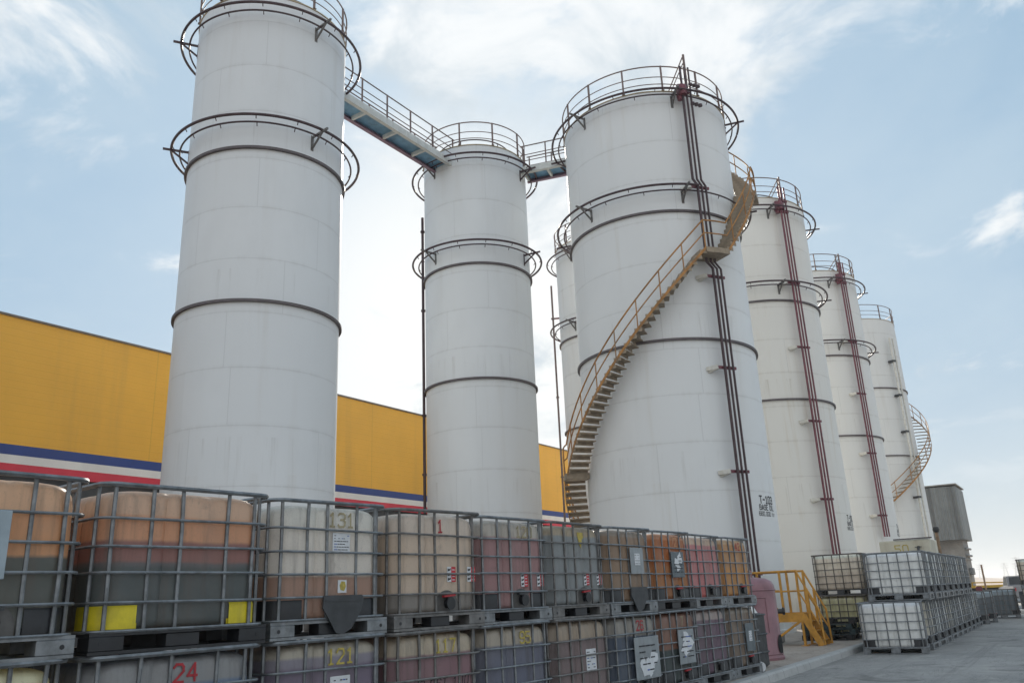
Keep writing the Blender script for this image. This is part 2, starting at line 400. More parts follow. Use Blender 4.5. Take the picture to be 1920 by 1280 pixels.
G_ = {  # strokes of a block alphabet on a 0..1 by 0..1.6 cell
 '0': [[(0,.2),(0,1.4),(.2,1.6),(.8,1.6),(1,1.4),(1,.2),(.8,0),(.2,0),(0,.2)]],
 '1': [[(.2,1.3),(.5,1.6),(.5,0)],[(.2,0),(.8,0)]], '2': [[(0,1.3),(.2,1.6),(.8,1.6),(1,1.35),(1,1),(0,0),(1,0)]],
 '3': [[(0,1.4),(.2,1.6),(.8,1.6),(1,1.4),(1,1.02),(.75,.85),(.35,.85)],[(.75,.85),(1,.65),(1,.2),(.8,0),(.2,0),(0,.2)]],
 '4': [[(.75,0),(.75,1.6),(0,.5),(1,.5)]], '5': [[(1,1.6),(0,1.6),(0,.95),(.75,.95),(1,.7),(1,.2),(.8,0),(.2,0),(0,.2)]],
 '6': [[(1,1.4),(.8,1.6),(.2,1.6),(0,1.4),(0,.2),(.2,0),(.8,0),(1,.2),(1,.7),(.8,.9),(0,.9)]], '7': [[(0,1.6),(1,1.6),(.4,0)]],
 '8': [[(.2,.85),(0,1.05),(0,1.4),(.2,1.6),(.8,1.6),(1,1.4),(1,1.05),(.8,.85),(.2,.85),(0,.65),(0,.2),(.2,0),(.8,0),(1,.2),(1,.65),(.8,.85)]],
 '9': [[(0,.2),(.2,0),(.8,0),(1,.2),(1,1.4),(.8,1.6),(.2,1.6),(0,1.4),(0,.9),(.2,.7),(1,.7)]],
 'T': [[(0,1.6),(1,1.6)],[(.5,1.6),(.5,0)]], '-': [[(.15,.8),(.85,.8)]], 'B': [[(0,0),(0,1.6),(.75,1.6),(.95,1.4),(.95,1.05),(.75,.85),(0,.85)],[(.75,.85),(1,.65),(1,.2),(.8,0),(0,0)]],
 'A': [[(0,0),(.5,1.6),(1,0)],[(.2,.55),(.8,.55)]], 'S': [[(1,1.35),(.8,1.6),(.2,1.6),(0,1.4),(0,1.05),(.2,.85),(.8,.8),(1,.6),(1,.2),(.8,0),(.2,0),(0,.25)]],
 'E': [[(1,1.6),(0,1.6),(0,0),(1,0)],[(0,.85),(.8,.85)]], 'O': [[(0,.2),(0,1.4),(.2,1.6),(.8,1.6),(1,1.4),(1,.2),(.8,0),(.2,0),(0,.2)]],
 'I': [[(.5,0),(.5,1.6)]], 'L': [[(0,1.6),(0,0),(.9,0)]], 'l': [[(.5,0),(.5,1.6)]], 't': [[(.45,1.4),(.45,.1),(.8,0)],[(.1,1.05),(.85,1.05)]], 'r': [[(.2,0),(.2,1.05)],[(.2,.8),(.5,1.05),(.9,1.0)]],
 ',': [[(.5,.1),(.35,-.25)]], ' ': [], 'C': [[(1,1.3),(.8,1.6),(.2,1.6),(0,1.4),(0,.2),(.2,0),(.8,0),(1,.3)]]}
def block_verts(body, size, weight=.24, gap=.42, wob=0.):
    """lettering drawn as flat brush strokes; centred, size = letter height"""
    k = size/1.6; vs = []; fs = []; pen = 0.; rd = random.Random(body)
    adv = {'1': .95, 'I': .6, 'l': .5, ',': .5, ' ': .6, '-': .8}
    xs = []
    for ch in body:
        w_ = adv.get(ch, 1.0); off = (w_-1)/2
        for st in G_[ch]:
            for p, q in zip(st[:-1], st[1:]):
                a = Vector((pen+off+p[0]+rd.uniform(-wob, wob), p[1]+rd.uniform(-wob, wob))); b_ = Vector((pen+off+q[0], q[1])); d = (b_-a)
                if d.length < 1e-4: continue
                d.normalize(); nn = Vector((-d.y, d.x))*weight/2; e = d*weight*.42; i0 = len(vs); z = .0006*(len(vs) % 5)
                N = max(1, int((b_-a).length/.5))
                for i in range(N+1):
                    c = (a-e).lerp(b_+e, i/N)
                    for s_ in (-1, 1): vs.append(((c+nn*s_).x*k, (c+nn*s_).y*k, z))
                for i in range(N): fs.append((i0+2*i, i0+2*i+2, i0+2*i+3, i0+2*i+1))
        pen += w_+gap
    cx = (pen-gap)*k/2; return [(x-cx, y-size/2, z) for x, y, z in vs], fs

# ------------------------------------------------------------------ setting
def sheet(name, x0, y0, x1, y1, z, m, sub=1):
    b = MB(); b.add([(x0,y0,z),(x1,y0,z),(x1,y1,z),(x0,y1,z)], [(0,1,2,3)])
    return tag(b.build(name, m, None, 0), kind='structure')
sheet('desert', -2500, -2500, 5000, 2500, -.17, M_SAND)
sheet('road', -40, -60, 95, 5.0, -.15, M_ROAD)
b = MB(); b.box((-30, 5.02, -.165), (90, 60, 0.)); tag(b.build('yard_slab', M_SLAB, None, 0), kind='structure')
b = MB()
b.add([(-30,4.86,-.16),(90,4.86,-.16),(90,4.88,-.03),(-30,4.88,-.03),(90,4.91,.003),(-30,4.91,.003),(90,5.05,.004),(-30,5.05,.004),(90,5.05,-.16),(-30,5.05,-.16)],
      [(0,1,2,3),(3,2,4,5),(5,4,6,7),(7,6,8,9)])
tag(b.build('kerb', M_KERB, None, 30), kind='structure')
b = MB(); b.bbox((47, -14, -.16), (47.35, 2.75, .02), .03); tag(b.build('kerb_far', mat('pale_kerb', (.5, .5, .48), .8), None), kind='structure')
# low hills on the horizon
b = MB(); vs = []; fs = []
NX, NY = 60, 8
for j in range(NY):
    for i in range(NX):
        t = i/(NX-1); x = 700+j*70; y = -420+t*900
        h = (7+4*math.sin(t*9+1)+3*math.sin(t*23)+1.5*math.sin(t*51+j))*math.sin(PI*j/(NY-1))*.55
        vs.append((x, y, h-.3))
for j in range(NY-1):
    for i in range(NX-1): fs.append((j*NX+i, (j+1)*NX+i, (j+1)*NX+i+1, j*NX+i+1))
b.add(vs, fs); tag(b.build('hills', M_SAND, None, 60), kind='structure')

# ------------------------------------------------------------------ warehouse
w = thing('warehouse_building', 'long yellow warehouse wall with blue, white and red stripes behind the tanks', 'warehouse', (0, 28, 0))
X0, X1 = -25, 62
b = MB(); b.box((X0, 0, 6.88), (X1, 24, 11.12)); b.build('upper_wall', M_YWALL, w, 0)
b = MB(); b.box((X0, -.02, 6.55), (X1, 23.9, 6.878)); b.build('blue_stripe', M_SBLUE, w, 0)
b = MB(); b.box((X0, -.02, 6.27), (X1, 23.9, 6.548)); b.build('white_stripe', M_SWHITE, w, 0)
b = MB(); b.box((X0, -.02, 5.93), (X1, 23.9, 6.268)); b.build('red_stripe', M_SRED, w, 0)
b = MB(); b.box((X0, .12, 0), (X1, 23.9, 5.928)); b.build('lower_wall', M_DWALL, w, 0)
b = MB(); b.box((X0-.05, -.06, 11.121), (X1+.05, 24.05, 11.19)); b.build('roof_trim', mat('roof_trim_grey', (.16, .14, .12), .5), w, 0)

# ------------------------------------------------------------------ storage tanks
def bracket_mesh(name, m):
    b = MB(); b.bar((-.02, 0, 0), (.78, 0, 0), .06, .06); b.bar((.52, 0, -.02), (-.02, 0, -.42), .05, .05)
    b.box((-.012, -.05, -.48), (.012, .05, .06)); return b.mesh(name, m)
BRK = {k: bracket_mesh('ring_bracket', m) for k, m in (('d', M_RINGS), ('w', M_GALVD))}
b = MB(); b.bar((0, 0, 0), (0, 0, 1.12), .06, .06); b.box((-.06, -.06, 0), (.06, .06, .015)); POST = b.mesh('post', M_RAIL)

def tank(label, cx, cy, R, shellm, brk, lettering=None, rings=True, posts=12, post0=0, gaps=None, seed=0, levels=(9.9, 14.85), hood=True, HT=20.45):
    t = thing('storage_tank', label, 'storage tank', (cx, cy, 0), 0, 'white storage tanks')
    b = MB(); b.lathe([(R+.12, 0), (R+.12, .12), (R, .14), (R, HT-.04)], 96); b.build('shell', shellm, t, 30)
    b = MB(); b.lathe([(R-.005, HT-.031), (R+.03, HT-.03), (R+.03, HT), (R*.5, HT+R*.10), (.55, HT+R*.19), (.5, HT+R*.19+.16), (.0, HT+R*.19+.22)], 72); b.build('roof', M_ROOF, t, 25)
    for z in levels:
        b = MB(); b.lathe([(R, z-.05), (R+.09, z-.05), (R+.09, z+.03), (R, z+.03)], 96); b.build('stiffener_ring', M_STIFF, t, 30)
    if rings:
        for zi, z in enumerate((15.68, 19.75)):
            for k, (dr, tr) in enumerate(((.53, .045), (.27, .03))):
                a0, a1 = (0, 360)
                if gaps and k == 0: a0, a1 = gaps[zi]
                b = MB(); b.arc(R+dr, z-.1*k, a0, a1, tr, 8, 3, closed=(a1-a0 >= 360))
                a = a0+7
                while a < a1-5:
                    p = Vector((math.cos(R_(a)), math.sin(R_(a)), 0))
                    b.tube([p*(R+dr)+Vector((0, 0, z-.1*k)), p*(R+dr-.07)+Vector((0, 0, z-.1*k-.11))], .016, 5)
                    a += 24
                b.build('spray_ring', M_RINGS, t)
            for a in brk:
                ob('ring_bracket', BRK['d' if abs(((a-math.degrees(math.atan2(cy, cx))-180+180) % 360)-180) > 60 else 'w'], t, (R*math.cos(R_(a)), R*math.sin(R_(a)), z-.04), R_(a))
    # guard rail on the roof edge
    b = MB()
    for z, tr in ((1.1, .026), (.62, .018), (.3, .018)): b.arc(R+.02, HT+z, 0, 360, tr, 6, 4, closed=True)
    rl = b.build('railing', M_RAIL, t)
    for k in range(posts):
        a = post0+360*k/posts; ob('post', POST, rl, ((R+.02)*math.cos(R_(a)), (R+.02)*math.sin(R_(a)), HT), R_(a))
    if hood:
        b = MB(); b.arc(R*.72, HT+.62, 0, 360, .028, 6, 5, closed=True)
        for k in range(6):
            a = R_(k*60+15); b.tube([(R*.72*math.cos(a), R*.72*math.sin(a), HT), (R*.72*math.cos(a), R*.72*math.sin(a), HT+.62)], .02, 5)
        b.build('roof_spray_ring', M_RINGS, t)
    if lettering:
        b = MB(); za, ang = lettering[1], lettering[2]
        for txt, sz, dz, wt in lettering[0]:
            vs, fs = block_verts(txt, sz, wt)
            V = []
            for x, y, z in vs:
                a = R_(ang)+x/R; V.append(((R+.006+z)*math.cos(a), (R+.006+z)*math.sin(a), za+dz+y))
            b.add(V, fs)
        b.build('lettering', M_INKT, t, 0)
    return t

S_GREY = shell_mat('shell_grey_white', (.70, .73, .75), (.50, .48, .44), 1.3, .25)
S_WHITE = shell_mat('shell_white', (.75, .77, .775), (.52, .48, .40), 5.1, .3)
S_CREAM = shell_mat('shell_cream', (.76, .75, .71), (.52, .43, .30), 8.7, .5)
S_CREAM2 = shell_mat('shell_cream_grey', (.75, .75, .725), (.50, .43, .33), 3.9, .4)
S_CREAM3 = shell_mat('shell_pale_cream', (.72, .725, .71), (.46, .41, .33), 6.4, .35)

T1 = tank('slender white tank standing leftmost in front of the yellow wall, its top cut off', 16.18, 19.96, 2.47, S_GREY, (147, 263, 23), posts=10, post0=8, seed=1)
T2 = tank('slender white tank with bridges on both sides, between the leftmost and the widest tank', 27.75, 19.66, 2.33, S_GREY, (166, 276, 46), posts=10, post0=20, seed=2)
T3 = tank('widest white tank with the long orange spiral stair and black T-103 lettering', 29.2, 11.81, 3.37, S_WHITE, (160, 223, 283, 343, 43, 103),
          ([('T-103', .235, .22, .32), ('BASE OIL', .165, -.04, .29), ('660,000 ltr', .135, -.255, .24)], 4.12, -98), posts=14, post0=12, gaps=((-80, 230), (-60, 298)), HT=19.98)
T102 = tank('cream white tank right behind the big stair tank, lettered T-102', 41.5, 11.8, 3.37, S_CREAM, (150, 222, 292, 0, 75),
          ([('T-102', .235, .22, .32), ('BASE OIL', .165, -.04, .29), ('660,000 ltr', .135, -.255, .24)], 4.2, -91), posts=14, post0=5)
T101 = tank('cream white tank lettered T-101, third of the row receding from the big stair tank', 54.0, 11.8, 3.37, S_CREAM2, (150, 222, 292, 0, 75),
          ([('T-101', .235, .22, .32), ('BASE OIL', .165, -.04, .29), ('660,000 ltr', .135, -.255, .24)], 4.4, -86), posts=14, post0=5)
T100 = tank('farthest white tank of the row, ringless, with a short stair curling round its right side', 67.0, 11.8, 3.6, S_CREAM3, (), rings=False, HT=20.6, posts=14, post0=5, levels=(10.2, 15.2), hood=False)
T4 = tank('white tank mostly hidden behind the left edge of the big stair tank', 39.7, 19.7, 2.33, S_CREAM3, (170, 290, 50), posts=10, post0=20)

def pol(r, a, z): return Vector((r*math.cos(R_(a)), r*math.sin(R_(a)), z))
def spiral_stair(t, R, flights, landings, width=.80, rise=.225, toe=.15):
    """flights: (angle0, z0, angle1, z1); landings: (angle0, angle1, z)"""
    ri, ro = R+.06, R+.06+width
    b = MB()
    def strip(path, r):   # plate stringer following the spiral
        vs = []; fs = []
        for a, z in path:
            for dr, dz in ((-.012, -.10), (.012, -.10), (.012, .03), (-.012, .03)): vs.append(tuple(pol(r+dr, a, z+dz)))
        for i in range(len(path)-1):
            for k in range(4):
                q = (k+1) % 4; fs.append((i*4+k, i*4+q, i*4+4+q, i*4+4+k))
        N = len(path)-1; fs.append((0, 1, 2, 3)); fs.append((N*4+3, N*4+2, N*4+1, N*4))
        b.add(vs, fs)
    for a0, z0, a1, z1 in flights:
        k = 14; path = [(a0+(a1-a0)*i/k, z0+(z1-z0)*i/k) for i in range(k+1)]
        strip(path, ro)
    st = b.build('staircase', M_STAIR, t, 40)
    # tread: an angle-edged plate, built once
    dw = .27
    tb = MB(); tb.box((ri+.013, -dw/2, -.035), (ro-.013, dw/2, 0)); tb.box((ri+.013, -dw/2, -toe), (ro-.013, -dw/2+.02, -.036))
    if toe > .1: tb.box((ro-.034, -dw/2+.021, -.13), (ro-.014, dw/2, -.036))
    tme = tb.mesh('tread', M_TREAD, 0)
    for a0, z0, a1, z1 in flights:
        k = int(round((z1-z0)/rise))
        for i in range(k):
            f = (i+.5)/k; ob('tread', tme, st, (0, 0, z0+(z1-z0)*f), R_(a0+(a1-a0)*f))
    for a0, a1, z in landings:
        lb = MB(); k = 6; vs = []; fs = []
        for i in range(k+1):
            a = a0+(a1-a0)*i/k
            for r, dz in ((ri-.03, 0), (ro+.03, 0), (ro+.03, -.20), (ri-.03, -.20)): vs.append(tuple(pol(r, a, z+dz)))
        for i in range(k):
            for q in range(4):
                w_ = (q+1) % 4; fs.append((i*4+q, i*4+w_, i*4+4+w_, i*4+4+q))
        fs.append((0, 1, 2, 3)); fs.append((k*4+3, k*4+2, k*4+1, k*4)); lb.add(vs, fs)
        lb.build('landing', M_TREAD, st, 0)
    hb = MB()
    for r in (ro-.02,):
        full = []
        segs = sorted([('f', *f) for f in flights]+[('l', a0, z, a1, z) for a0, a1, z in landings], key=lambda q: q[1])
        for s_ in segs:
            _, a0, z0, a1, z1 = s_; k = max(2, int((a1-a0)/4))
            full += [(a0+(a1-a0)*i/k, z0+(z1-z0)*i/k) for i in range(k+1)]
        cl = [full[0]]
        for p in full[1:]:
            if abs(p[0]-cl[-1][0]) > .3: cl.append(p)
        for h, tr in ((1.05, .03), (.55, .024)): hb.tube([pol(r, a, z+h) for a, z in cl], tr, 7)
        d = 0; last = None
        for a, z in cl:
            p = pol(r, a, z)
            if last is None or (p-last).length > 1.25:
                hb.tube([p, p+Vector((0, 0, 1.05))], .024, 6); last = p
    hb.build('handrail', M_STAIR, st)
    return st
# big tank: lower flight, first landing, long flight, landing by the pipes, upper flights
spiral_stair(T3, 3.37, [(52, .1, 124, 5.75), (134, 5.75, 227, 13.05), (240, 13.05, 274, 16.2), (286, 16.2, 338, 20.0)],
             [(124, 134, 5.75), (227, 240, 13.05), (274, 286, 16.2)])
spiral_stair(T100, 3.6, [(95, .1, 214, 7.4), (214, 7.4, 316, 13.9)], [(316, 324, 13.9)], width=.95, rise=.30, toe=.05)

def riser(t, R, ang, z0, z1, n=3, jogs=(), m=M_PIPE, r=.042, sp=.16, off=.34, clamps=(), stub=True, flange=None):
    """bundle of vertical pipes; jogs = [(z, shift in degrees)]"""
    for k in range(n):
        b = MB(); a = ang+math.degrees((k-(n-1)/2)*sp/R); pts = [pol(R+off, a, z1)]
        for z, sh in sorted(jogs, reverse=True):
            pts.append(pol(R+off, a, z+.12)); a += sh; pts.append(pol(R+off, a, z-.12))
        pts.append(pol(R+off, a, z0)); b.tube(pts, r*(1 if k else 1.25), 8)
        for z in (flange or []):
            b.tube([pol(R+off, a, z-.04), pol(R+off, a, z+.04)], r*2.0, 10)
        b.build('riser_pipe', m, t)
    for z in clamps:
        a = ang+sum(sh for zz, sh in jogs if zz > z); w = math.degrees(((n-1)/2*sp+.12)/R)
        b = MB(); b.bar(pol(R+off-.08, a-w-2, z), pol(R+off-.08, a+w+1, z), .07, .10)
        br = b.build('pipe_clamp', M_PIPE, t)
        if stub:
            b = MB(); b.bar(pol(R-.02, a-w-6, z-.02), pol(R+off-.05, a-w-1.5, z), .16, .14, up=(0, 0, 1))
            b.bar(pol(R-.02, a-w-5, z-.13), pol(R+off-.1, a-w-2, z-.05), .12, .06)
            b.build('pipe_support', M_WHITE, br)
riser(T3, 3.37, -129, .5, 20.9, 3, ((15.9, 2.5), (12.6, 3.5)), clamps=(15.75, 12.2, 8.8, 5.2, 1.9), flange=(20.15, 19.3, 13.0), m=M_RINGS)
riser(T102, 3.37, -126, .5, 20.9, 3, (), clamps=(15.7, 12.4, 8.8, 5.2, 1.9), flange=(20.1, 19.5))
riser(T101, 3.37, -124, 4.0, 20.9, 3, (), clamps=(15.7, 12.4, 8.8, 5.2), flange=(20.1, 19.5))
riser(T100, 3.6, -118, .5, 19.0, 2, (), m=M_WHITE, r=.06, clamps=(), sp=.3)
for z in (17.2, 14.6, 11.9, 7.2, 4.2):
    b = MB(); b.bar(pol(3.58, -121, z), pol(4.05, -121, z), .30, .14); b.build('pipe_support', M_DGREY, T100)
riser(T2, 2.33, 121, .5, 18.2, 1, (), r=.05, m=M_RINGS, off=.12, flange=(17.5, 13.7, 9.0, 6.5))
riser(T4, 2.33, 116, .5, 18.6, 1, (), r=.045, m=M_RAIL, off=.36, flange=(16.6, 12.0, 7.6))
b = MB(); b.bar(pol(2.3, 116, 16.6), pol(2.8, 116, 16.6), .08); b.build('pipe_support', M_PIPE, T4)
# hose davit and valve head above the pipes
for t, R, a in ((T3, 3.37, -128), (T102, 3.37, -126), (T101, 3.37, -124)):
    b = MB(); b.tube([pol(R+.3, a, 20.0), pol(R+.3, a, 21.5)], .05, 7); b.tube([pol(R+.3, a, 21.48), pol(R-.9, a-4, 20.4)], .025, 6)
    b.tube([pol(R+.3, a, 21.2), pol(R-.6, a-4, 20.3)], .02, 6); b.build('davit', M_RAIL, t)
    b = MB(); c = pol(R+.38, a-4, 19.8); b.lathe([(.0, -.22), (.15, -.2), (.2, 0), (.15, .2), (0, .22)], 12, c=tuple(c)); b.bar(pol(R-.02, a-4, 19.75), pol(R+.45, a-1, 19.75), .16)
    b.tube([pol(R+.25, a-5, 19.45), pol(R+.25, a-5, 20.1)], .11, 8)
    b.build('valve_head', M_PIPE, t)

# ------------------------------------------------------------------ walkway bridges
def bridge(label, p0, p1, width, z, npost):
    p0 = Vector((*p0, z)); p1 = Vector((*p1, z)); L = (p1-p0).length; rz = math.atan2(p1.y-p0.y, p1.x-p0.x)
    t = thing('walkway_bridge', label, 'walkway', p0, rz, 'bridges linking the tank tops')
    h = width/2
    b = MB(); b.box((0, -h+.07, .18), (L, h-.07, .22)); b.build('deck', M_BRBLUE, t, 0)
    for s in (-1, 1):
        b = MB(); y = s*h
        b.box((0, min(y, y-s*.06), 0), (L, max(y, y-s*.06), .30)); b.box((0, min(y-s*.06, y-s*.16), 0), (L, max(y-s*.06, y-s*.16), .03))
        b.build('girder', M_GIRD if s < 0 else M_BRPUR, t, 0)
        b = MB()
        for zz, tr in ((1.35, .027), (.9, .02), (.6, .02)): b.tube([(0, y-s*.03, zz), (L, y-s*.03, zz)], tr, 6)
        rl = b.build('railing', M_RAIL, t)
        for k in range(npost):
            x = .12+(L-.24)*k/(npost-1); pb = MB(); pb.bar((x, y-s*.03, .30), (x, y-s*.03, 1.37), .05, .05); pb.build('post', M_RAIL, rl, 0)
    k = max(2, int(L/1.55))
    for i in range(k+1):
        x = .1+(L-.2)*i/k; b = MB(); b.box((x-.05, -h+.165, .02), (x+.05, h-.165, .178)); b.build('cross_beam', M_GIRD, t, 0)
bridge('long sloping-looking blue walkway bridge between the leftmost tank and the second slender tank', (18.45, 19.85), (25.7, 19.75), 1.05, 19.55, 6)
bridge('short blue walkway bridge between the second slender tank and the big stair tank', (28.55, 17.45), (29.15, 15.15), 1.05, 19.65, 3)

# ------------------------------------------------------------------ IBC totes
def rrect(w, l, r, n=6):
    pts = []
    for cx, cy, a0 in ((w/2-r, -l/2+r, -90), (w/2-r, l/2-r, 0), (-w/2+r, l/2-r, 90), (-w/2+r, -l/2+r, 180)):
        for k in range(n+1):
            a = R_(a0+90*k/n); pts.append((cx+r*math.cos(a), cy+r*math.sin(a)))
    return pts
def cage_geo(Wd, L, m, seed=0):
    b = MB(); RC = .11; rd = random.Random(seed); J = lambda a=.006: rd.uniform(-a, a)
    for i, z in enumerate((1.145, .905, .715, .528, .33, .150)):
        pr = rrect(Wd-.02, L-.02, RC, 5)
        dz = [J(.007) for _ in range(4)]; b.tube([(x+J(.003), y+J(.003), z+dz[(k*4//len(pr)) % 4]) for k, (x, y) in enumerate(pr)], .0185 if i == 0 else .0112, 6, True)
    fx = (.075, .28, .45, .72, .885)
    fy = (.08, .25, .42, .58, .75, .92) if Wd < 1.25 else (.10, .37, .63, .90)
    for s in (-1, 1):
        for f in (fx if s < 0 else fx[::-1]):
            x = (f-.5)*Wd+J(.008); b.tube([(x+J(), s*(L/2-.033), .14), (x+J(), s*(L/2-.033+J(.008)), .5), (x+J(), s*(L/2-.033+J(.008)), .85), (x+J(), s*(L/2-.033), 1.14)], .0148, 6)
        for f in fy:
            y = (f-.5)*L; b.tube([(s*(Wd/2-.033), y, .14), (s*(Wd/2-.033), y, 1.14)], .0148, 6)
    return b.mesh('cage', m)
def bottle_geo(Wd, L, m):
    b = MB(); w, l = Wd-.085, L-.085; rc = .19; vs = []; fs = []
    lev = [(.152, .07, .05), (.156, .03, .03), (.18, .006, .006), (.22, 0, 0), (.40, 0, 0), (.58, -.004, -.003), (.76, -.004, -.003), (.96, .0, 0), (1.03, .008, .003), (1.065, .025, .009), (1.09, .055, .022), (1.106, .095, .045), (1.116, .15, .08), (1.122, .24, .16)]
    N = None
    def outline(ix, iy):
        pts = []; rr = max(.05, rc-iy*.3); W2, L2 = w-2*ix, l-2*iy
        n = 8
        xs = [(-1+2*k/22) for k in range(1, 22)]
        corners = ((W2/2-rr, -L2/2+rr, -90), (W2/2-rr, L2/2-rr, 0), (-W2/2+rr, L2/2-rr, 90), (-W2/2+rr, -L2/2+rr, 180))
        for ci, (cx, cy, a0) in enumerate(corners):
            for k in range(n+1):
                a = R_(a0+90*k/n); pts.append((cx+rr*math.cos(a), cy+rr*math.sin(a)))
            nx = corners[(ci+1) % 4]; a1 = R_(a0+90)
            ex, ey = cx+rr*math.cos(a1), cy+rr*math.sin(a1); fx_, fy_ = nx[0]+rr*math.cos(R_(nx[2])), nx[1]+rr*math.sin(R_(nx[2]))
            nxn, nyn = math.cos(a1), math.sin(a1)
            for q in range(1, 20):
                t = q/20; g = 0
                for c_ in ((.27, .70) if ci % 2 else (.2, .5, .8)):
                    g += .028*math.exp(-((t-(c_ if ci != 3 else 1-c_))/.032)**2)
                pts.append((ex+(fx_-ex)*t-nxn*g, ey+(fy_-ey)*t-nyn*g))
        return pts
    for z, ix, iy in lev:
        o = outline(ix, iy); N = len(o); vs += [(x, y, z) for x, y in o]
    for i in range(len(lev)-1):
        for k in range(N):
            q = (k+1) % N; fs.append((i*N+k, i*N+q, i*N+N+q, i*N+N+k))
    fs.append(tuple(range(N-1, -1, -1))); fs.append(tuple((len(lev)-1)*N+k for k in range(N)))
    b.add(vs, fs); return b.mesh('bottle', m, 50)
def pallet_geo(Wd, L, mats):
    """steel cornered pallet: corner shoes, top frame, bottom runners, dark blocks"""
    b = MB(); x, y = Wd/2-.01, L/2-.01
    b.box((-x, -y, .118), (x, -y+.05, .140)); b.box((-x, y-.05, .118), (x, y, .140)); b.box((-x, -y+.051, .118), (-x+.05, y-.051, .140)); b.box((x-.05, -y+.051, .118), (x, y-.051, .140))
    for i in range(4):
        yy = -y+.2+i*(2*y-.5)/3; b.box((-x+.051, yy, .119), (x-.051, yy+.09, .137), 1)
    for sx in (-1, 1):
        for sy in (-1, 1):
            b.bbox((min(sx*x, sx*(x-.24)), min(sy*(y+.004), sy*(y-.16)), .022), (max(sx*x, sx*(x-.24)), max(sy*(y+.004), sy*(y-.16)), .1175), .006)
            b.tube([(sx*(x-.08), sy*(y+.006), .07), (sx*(x-.08), sy*(y-.02), .07)], .016, 8, m=1)
        b.bbox((min(sx*x, sx*(x-.15)), -.1, .022), (max(sx*x, sx*(x-.15)), .1, .1175), .006)
    for sy in (-1, 1): b.bbox((-.13, min(sy*(y-.02), sy*(y-.16)), .022), (.13, max(sy*(y-.02), sy*(y-.16)), .1175), .006, 1)
    b.box((-.1, -.12, .022), (.1, .12, .1175), 1)
    for yy in (-y, y-.12): b.box((-x, yy, 0), (x, yy+.12, .0215))
    b.box((-x, -.06, 0), (x, .06, .0215))
    for xx in (-x, x-.10): b.box((xx, -y+.121, .001), (xx+.10, -.061, .021)); b.box((xx, .061, .001), (xx+.10, y-.121, .021))
    return b.mesh('pallet', mats, 0)
def guard_geo(Wd, L, sx, sy):
    b = MB(); pr = rrect(.36, .36, .14, 6); w2, l2 = Wd/2-.034, L/2-.034; pts = []
    # L-shaped shell hugging one lower corner, outside the bottle
    n = 8; rr = .19
    for k in range(n+1):
        a = R_(90*k/n); pts.append((w2-rr+rr*math.cos(a), l2-rr+rr*math.sin(a)))
    pts = [(w2, l2-.26)]+pts+[(w2-.30, l2)]
    vs = []; fs = []
    for z in (.158, .30, .315):
        for px, py in pts:
            k_ = 1 if z < .31 else .992; vs.append((sx*px*k_, sy*py*k_, z))
    N = len(pts)
    for i in range(2):
        for k in range(N-1): fs.append((i*N+k, i*N+k+1, (i+1)*N+k+1, (i+1)*N+k))
    m = len(vs)
    vs += [(v[0]-sx*.012, v[1]-sy*.012, v[2]) for v in vs[:2*N]]
    for k in range(N-1): fs.append((m+k, m+N+k, m+N+k+1, m+k+1))
    b.add(vs, fs); return b.mesh('corner_guard', M_BLACK, 40)
def valve_geo(L, body, handle):
    b = MB(); y = -(L/2-.055)
    b.tube([(.1, y+.03, .235), (.1, y-.07, .235)], .045, 12); b.tube([(.1, y-.07, .235), (.1, y-.085, .235)], .062, 14)
    b.tube([(.1, y-.05, .25), (.1, y-.05, .30)], .03, 10); v = b.mesh('valve', body)
    h = MB(); h.bar((.02, y-.05, .305), (.18, y-.05, .315), .035, .018); return v, h.mesh('valve_handle', handle)
def recess_shade_geo(L):
    """flat dark arch round the valve, laid on the bottle front"""
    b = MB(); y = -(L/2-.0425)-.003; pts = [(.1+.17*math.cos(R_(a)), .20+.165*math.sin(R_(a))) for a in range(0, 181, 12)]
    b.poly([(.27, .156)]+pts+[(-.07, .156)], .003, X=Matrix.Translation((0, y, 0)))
    return b.mesh('valve_pocket_shade', mat('valve_pocket_shade_grey', (.10, .095, .09), .6, 0, .3, 8), 0)  # flat plate; the shade of the valve recess is put into its colour
def cap_geo():
    b = MB(); b.lathe([(0, 1.155), (.09, 1.155), (.105, 1.145), (.105, 1.112), (.11, 1.10)], 24)
    for k in range(6):
        a = k*60; p = pol(.05, a, 1.156); b.bar(p, pol(.1, a, 1.156), .015, .012)
    return b.mesh('filler_cap', M_DGREY)
IB = {}
def ibc_kit(Wd, L):
    k = (Wd, L)
    if k not in IB:
        v, h = valve_geo(L, M_BLACK, M_REDP)
        IB[k] = dict(cages=[cage_geo(Wd, L, M_GALV, q) for q in range(4)], bottle=bottle_geo(Wd, L, M_LABEL), pallet=pallet_geo(Wd, L, [M_GALV, M_BLACK]),
                     guards=[guard_geo(Wd, L, sx, sy) for sx in (-1, 1) for sy in (-1, 1)], valve=v, handle=h, cap=cap_geo(), pocket_shade=recess_shade_geo(L))
    return IB[k]
def ibc(label, loc, rz, Wd, L, bm, group, guards=M_BLACK, cagem=M_GALV, palm=M_GALV, valve=True, pocket_shade=True, handle=M_REDP, cat='ibc tote'):
    K = ibc_kit(Wd, L)
    t = thing('ibc_tote', label, cat, loc, rz, group)
    bo = ob('bottle', K['bottle'], t, material=bm); ob('filler_cap', K['cap'], bo)
    ob('cage', K['cages'][int(abs(loc[0]*37+loc[2]*11)) % 4], t, material=cagem); ob('pallet', K['pallet'], t, material=palm)
    if guards:
        for g in K['guards']: ob('corner_guard', g, t, material=guards)
    if pocket_shade: ob('valve_pocket_shade', K['pocket_shade'], bo)
    if valve:
        v = ob('valve', K['valve'], t); ob('valve_handle', K['handle'], v, material=handle)
    return t
def front(L): return -(L/2-.0425)
